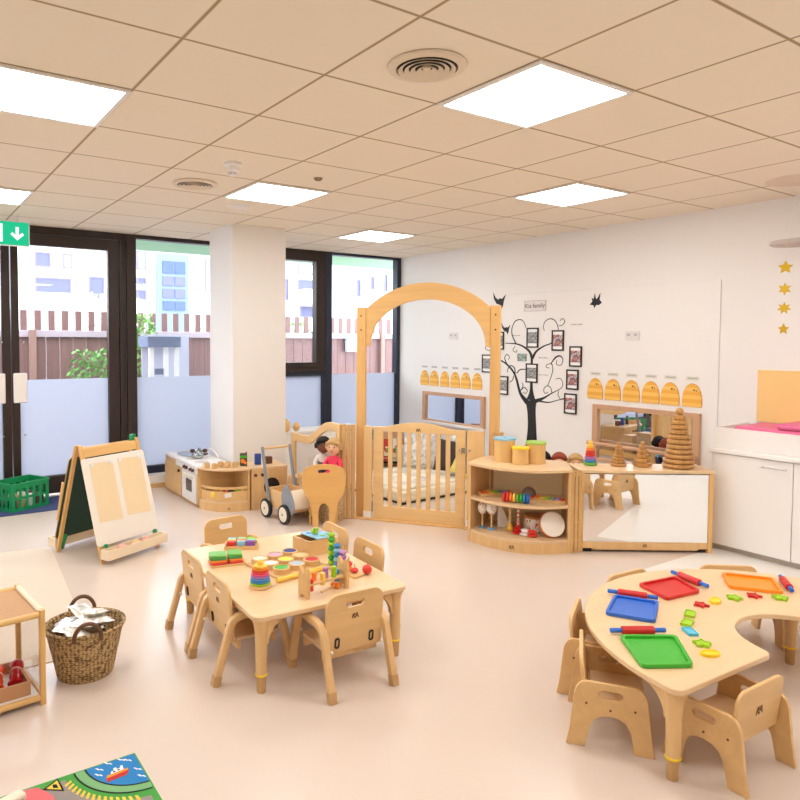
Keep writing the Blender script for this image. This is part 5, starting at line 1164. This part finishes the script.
# washing machine cube
t = thing('play_washer', 'small wooden play washing machine with round dark door in front of the pillar', 'play washing machine', (2.675, 5.47, 0), radians(-6))
put('carcass', MB().box(0, .345, .012, .32, .0, .363), birch, t, bevel=.002)
put('front', MB().plate([(0, 0), (.345, 0), (.345, .363), (0, .363)], [[(.195+.078*cos(-2*pi*k/28), .20+.085*sin(-2*pi*k/28)) for k in range(28)]], .0115, XZ(0)), maple, t)
put('top', MB().plate(rrect(-.004, .35, -.004, .325, .006), [], .020, XY(.3635)), maple_flat, t, bevel=.003)
dr = put('door_glass', MB().cyl((.195, .0085, .20), (.195, .0110, .20), .078, n=28), mat('dark washer opening', (54, 46, 44), .25), t, label='dark round opening'); 
put('cloth', MB().ball((.19, .004, .17), .035, 1.2, .18, .9, 14, 8), mat('grey cloth', (140, 136, 134), .9), t)
for x in (.035, .10): put('knob', MB().cyl((x, -.0002, .315), (x, -.016, .315), .013, n=14), brown, t, label='dark brown knob')
t = thing('food_carton', 'small carton with green top and fruit print on the play kitchen counter', 'food carton', (2.665, 5.62, .3842), radians(-20))
put('carton', MB().box(-.032, .032, -.018, .018, 0, .085).frus((-.032, .032, -.018, .018), (-.032, .032, -.003, .003), .0852, .115), mat('dark fruit print', (70, 70, 40), .5), t, bevel=.001)
put('band', MB().box(-.033, .033, -.0190, .0190, .072, .092), green, t, smooth=False, label='green band'); put('fruit', MB().cyl((-.008, -.0185, .045), (-.008, -.0205, .045), .020, n=16).cyl((.014, -.0185, .028), (.014, -.0205, .028), .014, n=14), orangep, t, label='orange fruit print'); put('cap', MB().cyl((.026, 0, .1155), (.026, 0, .126), .006, n=10), black, t)
one('blue_box', MB().box(-.028, .028, -.02, .02, 0, .10), mat('dark blue card', (44, 78, 160), .5), 'small dark blue box on the play washing machine', 'box', (2.80, 5.60, .3842), radians(-15), bevel=.002)
one('brown_box', MB().box(-.03, .03, -.025, .025, 0, .065), mat('brown card', (112, 70, 48), .6), 'small brown box beside the dark blue box', 'box', (2.91, 5.60, .3842), radians(-8), bevel=.002)

# ================================================================== WALKER CART
t = thing('walker_cart', 'wooden push along cart with grey wing panels and tall grey handle', 'push cart', (2.70, 5.06, 0), radians(4))
for (x, y, s_) in ((-.012, -.15, -1), (-.012, .135, -1), (.285, -.15, 1), (.285, .135, 1)):
    w = put('wheel', MB().lathe([(.062, -.016), (.062, .016), (1e-6, .018)], n=28).lathe([(1e-6, -.018), (.062, -.016)], n=28), cream, t, label='cream wheel disc'); M_ = Matrix.Translation((x, y, .082)) @ Matrix.Rotation(pi/2, 4, 'Y'); w.matrix_local = M_
    tr = put('tyre', MB().lathe([(.063, -.018), (.079, -.014), (.082, 0), (.079, .014), (.063, .018), (.063, -.018)], n=32), blackrub, w, label='black rubber tyre')
    put('hub_cap', MB().cyl((0, 0, .0185 if s_ > 0 else -.0185), (0, 0, .023 if s_ > 0 else -.023), .009, n=12), steel, w)
put('axle', MB().cyl((.006, -.15, .082), (.268, -.15, .082), .007).cyl((.006, .135, .082), (.268, .135, .082), .007), steel, t)
put('tub', MB().plate([(.012, -.20), (.262, -.20), (.262, .17), (.012, .17)], [[(.024, -.188), (.024, .158), (.250, .158), (.250, -.188)]], .155, XY(.095)).box(.024, .25, -.188, .158, .095, .105), maple, t, bevel=.003)
put('nose', MB().plate([(-.20, .11), (-.25, .14), (-.265, .20), (-.245, .26), (-.20, .29)], [], .25, lambda u, v, w: (.012+w, u-.0005, v)), cream, t, bevel=.01, label='cream rounded nose')
wing = smooth_pts([(-.255, .10, 0), (-.275, .17, 0), (-.225, .27, 0), (-.15, .33, 0), (-.10, .27, 0), (-.085, .19, 0), (-.13, .12, 0), (-.20, .085, 0), (-.255, .10, 0)], 5)[:-1]
for x in (-.002, .2625): put('wing_panel', MB().plate([(p.x, p.y) for p in wing], [], .012, lambda u, v, w: (x+w, u, v)), greyp, t, bevel=.003, label='grey leaf shaped panel')
for x in (-.004, .278): put('handle_upright', MB().sweep([(x, .10, .12), (x, .16, .36), (x, .215, .60)], .022, .028, (1, 0, 0)), greyp, t, label='grey upright')
put('push_bar', MB().cyl((.008, .212, .585), (.266, .212, .585), .010), birch, t)

# ================================================================== HIGH PLY CHAIR, CHEST
t = thing('ply_chair', 'orange toned plywood chair with rounded back turned to the camera', 'chair', (2.93, 4.66, 0), radians(-30))
# back board outline (front seen), local x across, board in the xz plane
oh = wood('orange birch ply', (232, 184, 112), .92, axis=0, scale=8)
def lerp(a, b_, k): return a+(b_-a)*k
o_ = []
rt = [(.092, 0), (.098, .12), (.115, .20), (.155, .27), (.176, .34), (.178, .42), (.160, .475), (.11, .505), (.05, .515), (0, .517)]
rs = smooth_pts([(x, z, 0) for x, z in rt], 4); left = [(-p.x, p.y) for p in rs[::-1]][1:]
arch = [(-.045, 0), (-.045, .13), (-.038, .165), (-.02, .19), (0, .195), (.02, .19), (.038, .165), (.045, .13), (.045, 0)]
put('back_board', MB().plate([(p.x, p.y) for p in rs]+left+arch, [rrect(-.05, .05, .445, .475, .014)[::-1]], .018, lambda u, v, w: (u, w+.10*(v/.52)*0, v)), oh, t, bevel=.003)
put('seat', MB().plate(rrect(-.13, .13, .0185, .125, .02), [], .016, XY(.235)), oh, t, bevel=.003); 
for x in (-.12, .10): put('leg', MB().box(x, x+.02, .098, .122, 0, .2345), oh, t, bevel=.003)
t = thing('wicker_chest', 'low light wicker chest with wooden lid carrying two dolls by the fence', 'chest', (2.985, 4.72, 0), radians(2))
put('basket', MB().frus((.01, .185, .01, .42), (0, .19, 0, .43), 0, .33), weave_light, t, bevel=.01)
put('lid', MB().box(-.006, .198, -.006, .436, .3305, .3595), birch, t, bevel=.003)
t = thing('plank_stack', 'stack of thin pale planks behind the push cart', 'wooden planks', (2.985, 5.20, 0), radians(2))
for i in range(6): put('plank', MB().box(.005*(i % 2), .19, 0, .16, .0+.052*i, .048+.052*i), birch, t, bevel=.004)

# ================================================================== EASEL
EU = radians(25); t = thing('easel', 'wooden double sided easel with white board in front and green chalkboard behind', 'easel', (1.30, 5.03, 0), EU)
EW = .525; EH = .79; SP = .225
def eplane(s_):   # s_=-1 front face, +1 rear face: point at height z on the leaning frame
    return lambda u, v, w: (u, s_*(SP*(1-v/EH)+w+.006), v)
for s_, nm in ((-1, 'front'), (1, 'rear')):
    for x in (-EW/2, EW/2-.028):
        put('leg', MB().plate([(x, 0), (x+.028, 0), (x+.028, EH), (x, EH)], [], .022, eplane(s_)), honey, t, bevel=.002)
    put('top_rail', MB().plate([(-EW/2+.0285, EH-.085), (EW/2-.0285, EH-.085), (EW/2-.0285, EH-.02), (-EW/2+.0285, EH-.02)], [], .018, eplane(s_)), honeyx, t, bevel=.002)
fb = lambda u, v, w: eplane(-1)(u, v, .0225+w)
put('white_board', MB().plate(rrect(-EW/2-.016, EW/2+.016, .115, .70, .025), [], .010, fb), mat('white board face', (242, 236, 226), .3), t, bevel=.002, label='white board')
for x0, x1 in ((-.225, -.025), (.020, .235)):
    pp = put('paper_sheet', MB().plate([(x0, .27), (x1, .255), (x1+.004, .655), (x0+.004, .665)], [], .001, lambda u, v, w: fb(u, v, .0105+w)), paper, t, smooth=False, label='buff paper sheet')
    for xx in (x0+.02, x1-.015): c0 = Vector(fb(xx, .655, .0118)); c1 = Vector(fb(xx, .655, .0205)); put('magnet', MB().cyl(c0, c1, .018, .015, 16), white, pp, label='round white magnet')
rb = lambda u, v, w: eplane(1)(u, v, .0225+w)
put('chalkboard', MB().plate(rrect(-EW/2-.012, EW/2+.012, .10, .70, .03), [], .010, rb), chalk, t, bevel=.002, label='green chalkboard'); put('chalkboard_edge', MB().plate(rrect(-EW/2-.018, EW/2+.018, .094, .706, .034), [], .0008, lambda u, v, w: rb(u, v, .0101+w)), birch, t)
for s_ in (-1, 1):
    f_ = eplane(s_); y0_ = f_(0, .06, .03)[1]
    y1_ = y0_+s_*.082; lo, hi = min(y0_, y1_), max(y0_, y1_)
    put('tray', MB().plate([(-EW/2-.005, lo), (EW/2+.005, lo), (EW/2+.005, hi), (-EW/2-.005, hi)], [[(-EW/2+.007, lo+.01), (-EW/2+.007, hi-.01), (EW/2-.007, hi-.01), (EW/2-.007, lo+.01)]], .065, XY(.035)).box(-EW/2, EW/2, lo+.005, hi-.005, .035, .045), mat('pale tray wood', (240, 222, 192), .45), t, smooth=False)
    for x in (-EW/2+.03, EW/2-.05): put('tray_clip', MB().plate(rrect(x, x+.03, .085, .125, .008), [], .012, lambda u, v, w: f_(u, v, .0345+w)), crateg, t, bevel=.003, label='green clip')
put('stay', MB().plate([(-.22, .30), (-.14, .30), (.10, .57), (.02, .57)], [], .006, lambda u, v, w: (-EW/2+.002-w*1.0-.008, u*.0+(.205-.0*v)-(v-.30)*.28, v)), honey, t) if False else None
put('side_bar', MB().sweep([(-EW/2-.012, .205, .24), (-EW/2-.012, .135, .52)], .012, .026, (1, 0, 0)), honey, t, bevel=.002)
put('hinge', MB().plate([(-.30, 0), (-.27, 0)][:0]+rrect(EW/2-.05, EW/2-.01, EH-.03, EH+.025, .006), [], .03, XZ(-.015)), crateg, t, bevel=.003, label='green hinge block')
put('foot_bracket', MB().plate([(SP-.01, .02), (SP+.02, .02), (SP-.01, .13), (SP-.06, .13), (SP-.03, .07)], [], .012, lambda u, v, w: (-EW/2+.031+w, u-.0, v)), crateg, t, label='green bracket')
put('foot_bracket', MB().plate([(-SP+.01, .02), (-SP-.02, .02), (-SP, .06), (-SP+.035, .06)], [], .012, lambda u, v, w: (-EW/2+.031+w, u, v)), mat('lime yellow bracket', (190, 196, 60), .5), t)
Me = Matrix.Translation((1.30, 5.03, 0)) @ Matrix.Rotation(EU, 4, 'Z')
yt = eplane(-1)(0, .06, .03)[1]-.041
for i, (x, m_) in enumerate(((-.12, mat('pink chalk', (240, 190, 180), .7)), (.0, mat('orange chalk', (240, 196, 150), .7)), (.10, mat('rose chalk', (232, 176, 168), .7)))):
    one('chalk_ball', MB().ball((0, 0, .034), .033, 1.2, .8, 1, 16, 8), m_, ('pale pink', 'pale orange', 'rose')[i]+' rounded chalk lying in the front tray of the easel', 'chalk', Me @ Vector((x, yt, .046)), EU, 'chalks in the easel tray')

# ================================================================== CRATE BY THE DOOR
CA = atan2(6.656-6.483, 1.187-.853)
t = thing('plastic_crate', 'green plastic crate with open sides by the glazed door', 'crate', (.853, 6.483, 0.0065), CA)
CW, CD, CH = .376, .28, .235
def cratewall(L, fn, slots):
    hs = []
    for r_, (z0, z1) in enumerate(((.03, .105), (.125, .20))):
        w = (L-.04)/slots
        for i in range(slots): x0 = .02+w*i+.012; hs.append(rrect(x0, x0+w-.024, z0, z1, .012, 4)[::-1])
    return MB().plate(rrect(0, L, 0, CH, .01), hs, .006, fn)
put('side', cratewall(CW, lambda u, v, w: (u, w, v), 5), crateg, t, smooth=False); put('side', cratewall(CW, lambda u, v, w: (u, CD-w, v), 5), crateg, t, smooth=False)
put('side', cratewall(CD-.013, lambda u, v, w: (w, u+.0065, v), 4), crateg, t, smooth=False); put('side', cratewall(CD-.013, lambda u, v, w: (CW-w, u+.0065, v), 4), crateg, t, smooth=False)
put('rim', MB().plate(rrect(-.01, CW+.01, -.01, CD+.01, .012), [rrect(.008, CW-.008, .008, CD-.008, .006)[::-1]], .016, XY(CH)), crateg, t, bevel=.002); put('bottom', MB().box(.007, CW-.007, .007, CD-.007, .002, .010), crateg, t)
Mc = Matrix.Translation((.853, 6.483, .0065)) @ Matrix.Rotation(CA, 4, 'Z')
for i in range(8):
    x = .055+.088*(i % 4); y = .075+.12*(i//4)
    c = one('tin', MB().lathe([(.034, 0), (.036, .004), (.036, .105), (.033, .11), (1e-6, .107)], n=20), (steel, mat('buff tin label', (206, 186, 140), .5), white, mat('mauve tin label', (120, 90, 100), .5))[i % 4], 'small tin inside the green crate, %s row, %s from the left' % (('front', 'back')[i//4], ords[i % 4]), 'tin', Mc @ Vector((x, y, .0105)), group='tins in the green crate')
one('door_mat', MB().plate(rrect(-.85, .98, 0, .56, .02), [], .006, XY(0)), mat('dark blue mat', (62, 76, 124), .95, bump=.5, bscale=400), 'dark blue door mat in front of the glazed doors', 'door mat', (.95, 6.42, .0002))
one('floor_mat', MB().plate([(-1.8, -1.9), (-.12, -1.9), (.03, 0), (-1.8, .25)], [], .004, XY(0)), mat('beige floor mat', (216, 200, 180), .8, bump=.3, bscale=500, var=.03, vscale=30), 'large flat beige mat on the floor at the left', 'mat', (.92, 5.28, .0002))

# ================================================================== CORK TOPPED SHELF AT THE LEFT EDGE
t = thing('cork_shelf', 'wooden framed low shelf with cork top and clear sides at the left edge', 'shelf', (.515, 3.0, .0), radians(6))
W_, D_, H_ = .72, .40, .398
for x, y in ((-.024, 0), (-.024, D_-.024), (-W_, 0), (-W_, D_-.024)): put('post', MB().plate(rrect(x, x+.024, y, y+.024, .006, 3), [], H_+.004, XY(0)), honey, t)
for y in (0.002, D_-.022):
    put('rail', MB().cyl((-W_+.0245, y+.01, H_-.016), (-.0245, y+.01, H_-.016), .013, n=14), honeyx, t); put('rail', MB().cyl((-W_+.0245, y+.01, .03), (-.0245, y+.01, .03), .013, n=14), honeyx, t)
for x in (-.022, -W_+.002):
    put('rail', MB().cyl((x+.01, .0245, H_-.008), (x+.01, D_-.0245, H_-.008), .013, n=14), mat('pale rail', (238, 214, 184), .5), t); put('rail', MB().cyl((x+.01, .0245, .03), (x+.01, D_-.0245, .03), .010, n=14), honey, t)
put('cork_top', MB().box(-W_+.025, -.025, .024, D_-.024, H_-.022, H_-.012), cork, t, label='cork top'); put('bottom_shelf', MB().box(-W_+.025, -.025, .025, D_-.025, .026, .040), whitep, t)
put('side_pane', MB().box(-.014, -.012, .025, D_-.025, .045, H_-.03), acrylic, t, smooth=False, label='clear side pane'); put('side_pane', MB().box(-W_+.024, -W_+.026, .025, D_-.025, .045, H_-.03), acrylic, t, smooth=False, label='clear side pane')
put('back_pane', MB().box(-W_+.026, -.026, D_-.026, D_-.024, .045, H_-.03), acrylic, t, smooth=False, label='clear back pane')
Ms = Matrix.Translation((.515, 3.0, 0)) @ Matrix.Rotation(radians(6), 4, 'Z')
t = thing('cardboard_tray', 'open brown cardboard tray holding red bottles on the bottom shelf', 'tray', Ms @ Vector((-.248, .165, .0405)), radians(4))
bwd = mat('brown cardboard', (196, 146, 104), .7)
put('tray', MB().plate([(-.20, -.12), (.20, -.12), (.20, .12), (-.20, .12)], [[(-.19, -.11), (-.19, .11), (.19, .11), (.19, -.11)]], .058, XY(0)).box(-.19, .19, -.11, .11, 0, .006), bwd, t, smooth=False)
put('liner', MB().box(-.189, .189, -.109, .109, .0065, .010), white, t, smooth=False)
for i, x in enumerate((.145, .070, -.005)):
    t = thing('toy_bottle', ('red toy bottle nearest the shelf post', 'orange red toy bottle beside the nearest one', 'red toy bottle farthest left in the tray')[i], 'toy bottle', Ms @ Vector((-.248+x, .075, .080)), 0, 'red toy bottles in the cardboard tray', rot=(radians(-74), 0, radians(-10)))
    put('body', MB().lathe([(1e-6, -.002), (.030, 0), (.032, .012), (.022, .022), (.026, .05), (.020, .085), (.027, .10), (.030, .125), (.024, .135), (1e-6, .137)], n=20), mat('dark red glass', (176, 26, 32), .15) if i != 1 else mat('orange red glass', (206, 66, 30), .15), t)
    put('neck_ring', MB().lathe([(.0225, .083), (.026, .086), (.0225, .089)], n=18), mat('pale ring', (230, 190, 180), .5), t)
t = thing('spotted_cup', 'small white cup with black top standing on the cork shelf', 'cup', Ms @ Vector((-.215, .16, H_-.0115)), 0)
put('cup', MB().lathe([(.026, 0), (.030, .004), (.032, .03), (.028, .03), (1e-6, .026)]), white, t); put('lid', MB().ball((0, 0, .034), .018, 1, 1, .6, 14, 8), black, t)

# ================================================================== WOVEN BASKET
t = thing('woven_basket', 'oval woven seagrass basket with two brown handles', 'basket', (.715, 3.19, 0), radians(-9))
prof = [(.118, 0), (.126, .012), (.145, .10), (.165, .19), (.176, .225), (.178, .232), (.170, .232), (.160, .19), (.138, .09), (.115, .02), (1e-6, .018)]
put('basket', MB().lathe(prof, n=48, sx=.98, sy=.92), weave_dark, t)
rimb = MB(); N = 64
rimb.tube([(.176*.98*cos(2*pi*k/N), .176*.92*sin(2*pi*k/N), .232) for k in range(N+1)], .008, 8); put('rim', rimb, weave_dark, t)
for s_ in (-1, 1):
    hp = [(-.055, s_*.166, .215), (-.052, s_*.172, .252), (-.03, s_*.174, .284), (0, s_*.175, .294), (.03, s_*.174, .284), (.052, s_*.172, .252), (.055, s_*.166, .215)]
    put('handle', MB().tube(smooth_pts(hp), .009, 12), tan_leather, t, label='curved brown handle')
rn = random.Random(11); k = 0
pouch = MB(); N = 9; vs = []; fs = []
for s_ in (1, -1):
    for j in range(N):
        for i in range(N):
            u, v = i/(N-1)*2-1, j/(N-1)*2-1; h = .016*max(0, (1-u**4)*(1-v**4))**.5; vs.append((u*.066, v*.046, s_*h+rn.uniform(-.0025, .0025)*(abs(u) < .95)*(abs(v) < .95)))
for s_ in range(2):
    for j in range(N-1):
        for i in range(N-1): a = s_*N*N+j*N+i; fs.append((a, a+1, a+N+1, a+N))
pouch.add(vs, fs); p0 = None
where = ['nearest the cork shelf', 'on the left of the basket', 'at the front of the basket', 'under the near handle', 'at the right of the basket', 'at the back of the basket', 'in the middle of the basket', 'under the far handle', 'on top of the pile', 'half buried at the left', 'half buried at the right', 'topmost near the back']
for i in range(12):
    a_ = i*2.4; r = .125*((i+.5)/12)**.5
    if i >= 8: r *= .5
    loc = (.70+r*cos(a_), 3.19+r*sin(a_)*.85, .212+.018*(i % 3)+(.02 if i >= 8 else 0)); rot = (rn.uniform(-.22, .22), rn.uniform(-.22, .22), rn.uniform(0, 3))
    if p0 is None: p0 = put('foil_pouch', pouch, foil); o = p0; tag(o, '', 'pouch', 'silver foil pouches in the woven basket')
    else: o = p0.copy(); COL.objects.link(o)
    o.location = loc; o.rotation_euler = rot; o['label'] = 'crumpled silver foil pouch ' + where[i]

# ================================================================== PLAY RUG
rg = mat('rug green', (74, 160, 70), .95, bump=.4, bscale=500, var=.06, vscale=60); rblue = mat('rug blue', (44, 130, 196), .95, bump=.4, bscale=500); rgrey = mat('rug road grey', (150, 142, 136), .95, bump=.4, bscale=500)
rblk = mat('rug dark line', (30, 40, 34), .95); ryel = mat('rug yellow', (232, 200, 80), .95); rwht = mat('rug white', (235, 240, 240), .95); rpink = mat('rug pink', (240, 112, 118), .95); rbank = mat('rug light green', (124, 176, 120), .95); rred = mat('rug red', (196, 50, 40), .95); ror = mat('rug orange', (232, 150, 60), .95); redge = mat('rug edge', (60, 140, 60), .95)
rug = MB(); RX, RY = .719, 2.450
def lay(pts, mi, z): rug.m(mi).plate([(x, y) for x, y in pts], [], .0004, lambda u, v, w: (u, v, z+w))
rug.m(0).plate([(-1.3, -.9), (0, -.9), (0, 0), (-1.3, 0)], [], .006, XY(0))
def arc(r, a0, a1, n=20): return [(r*cos(a0+(a1-a0)*k/n), 1.06*r*sin(a0+(a1-a0)*k/n)) for k in range(n+1)]
def band(r0, r1, mi, z, a0=pi*1.01, a1=pi*1.49): lay(arc(r0, a0, a1)+arc(r1, a1, a0), mi, z)
lay([(-.005, -.005)]+arc(.178, pi*1.01, pi*1.49), 1, .0061)
band(.178, .216, 7, .0066); band(.175, .181, 3, .0071); band(.212, .218, 3, .0071)
band(.250, .335, 2, .0066, pi*1.03, pi*1.47)
for k in range(14):
    a_ = pi*(1.05+.027*k); r0, r1 = .236, .262
    lay([(r0*cos(a_), 1.06*r0*sin(a_)), (r0*cos(a_+.045), 1.06*r0*sin(a_+.045)), (r1*cos(a_+.085), 1.06*r1*sin(a_+.085)), (r1*cos(a_+.045), 1.06*r1*sin(a_+.045))], 4, .0075)
for wx, wy in ((-.135, -.03), (-.10, -.012), (-.035, -.03), (-.02, -.10), (-.145, -.06), (-.055, -.015), (-.02, -.145)):
    lay([(wx-.012, wy+.012), (wx-.004, wy+.010), (wx, wy), (wx+.008, wy-.002), (wx+.012, wy-.014), (wx+.008, wy-.014), (wx+.004, wy-.006), (wx-.004, wy-.003), (wx-.008, wy+.006)], 5, .0068)
# boat
lay([(-.128, -.118), (-.060, -.112), (-.045, -.084), (-.128, -.094)], 8, .0070); lay([(-.126, -.097), (-.050, -.088), (-.048, -.076), (-.122, -.082)], 9, .0074)
lay([(-.108, -.082), (-.062, -.077), (-.060, -.052), (-.068, -.052), (-.070, -.062), (-.082, -.064), (-.083, -.052), (-.092, -.053), (-.094, -.066), (-.104, -.068)], 5, .0079)
lay([(-.098, -.078), (-.090, -.077), (-.091, -.070), (-.099, -.071)], 3, .0084); lay([(-.082, -.076), (-.074, -.075), (-.075, -.068), (-.083, -.069)], 3, .0084)
# warning triangle
lay([(-.325, -.040), (-.262, -.085), (-.268, -.002)], 3, .0066); lay([(-.313, -.041), (-.268, -.073), (-.272, -.013)], 4, .0071); lay([(-.292, -.050), (-.276, -.058), (-.278, -.034), (-.290, -.030)], 3, .0076)
lay([(-.47, -.30), (-.44, -.06), (-.385, -.01), (-.335, -.02), (-.30, -.09), (-.29, -.30)], 6, .0086)
lay([(-.50, -.006), (-.34, -.006), (-.36, -.018), (-.44, -.055), (-.52, -.10)], 2, .0064)
one('play_rug', rug, [rg, rblue, rgrey, rblk, ryel, rwht, rpink, rbank, rred, ror, redge], 'green road play rug with blue water and a red boat in the bottom left corner', 'rug', (RX, RY, .0002), 0, smooth=False)
# toy lying at the corner of the picture
t = thing('wooden_toy_car', 'pale wooden toy car with grey wheels on the rug at the bottom left corner', 'toy car', (.262, 2.345, .0072), radians(18))
put('body', MB().box(-.20, .075, -.022, .022, .018, .05).frus((-.12, .0, -.02, .02), (-.10, -.03, -.018, .018), .05, .085), cream, t, bevel=.012, seg=3)
for x in (-.17, -.02, .05):
    for s_ in (-1, 1): put('wheel', MB().cyl((x, s_*.0225, .018), (x, s_*.034, .018), .018, n=18), mat('grey wheel', (130, 126, 130), .5), t)
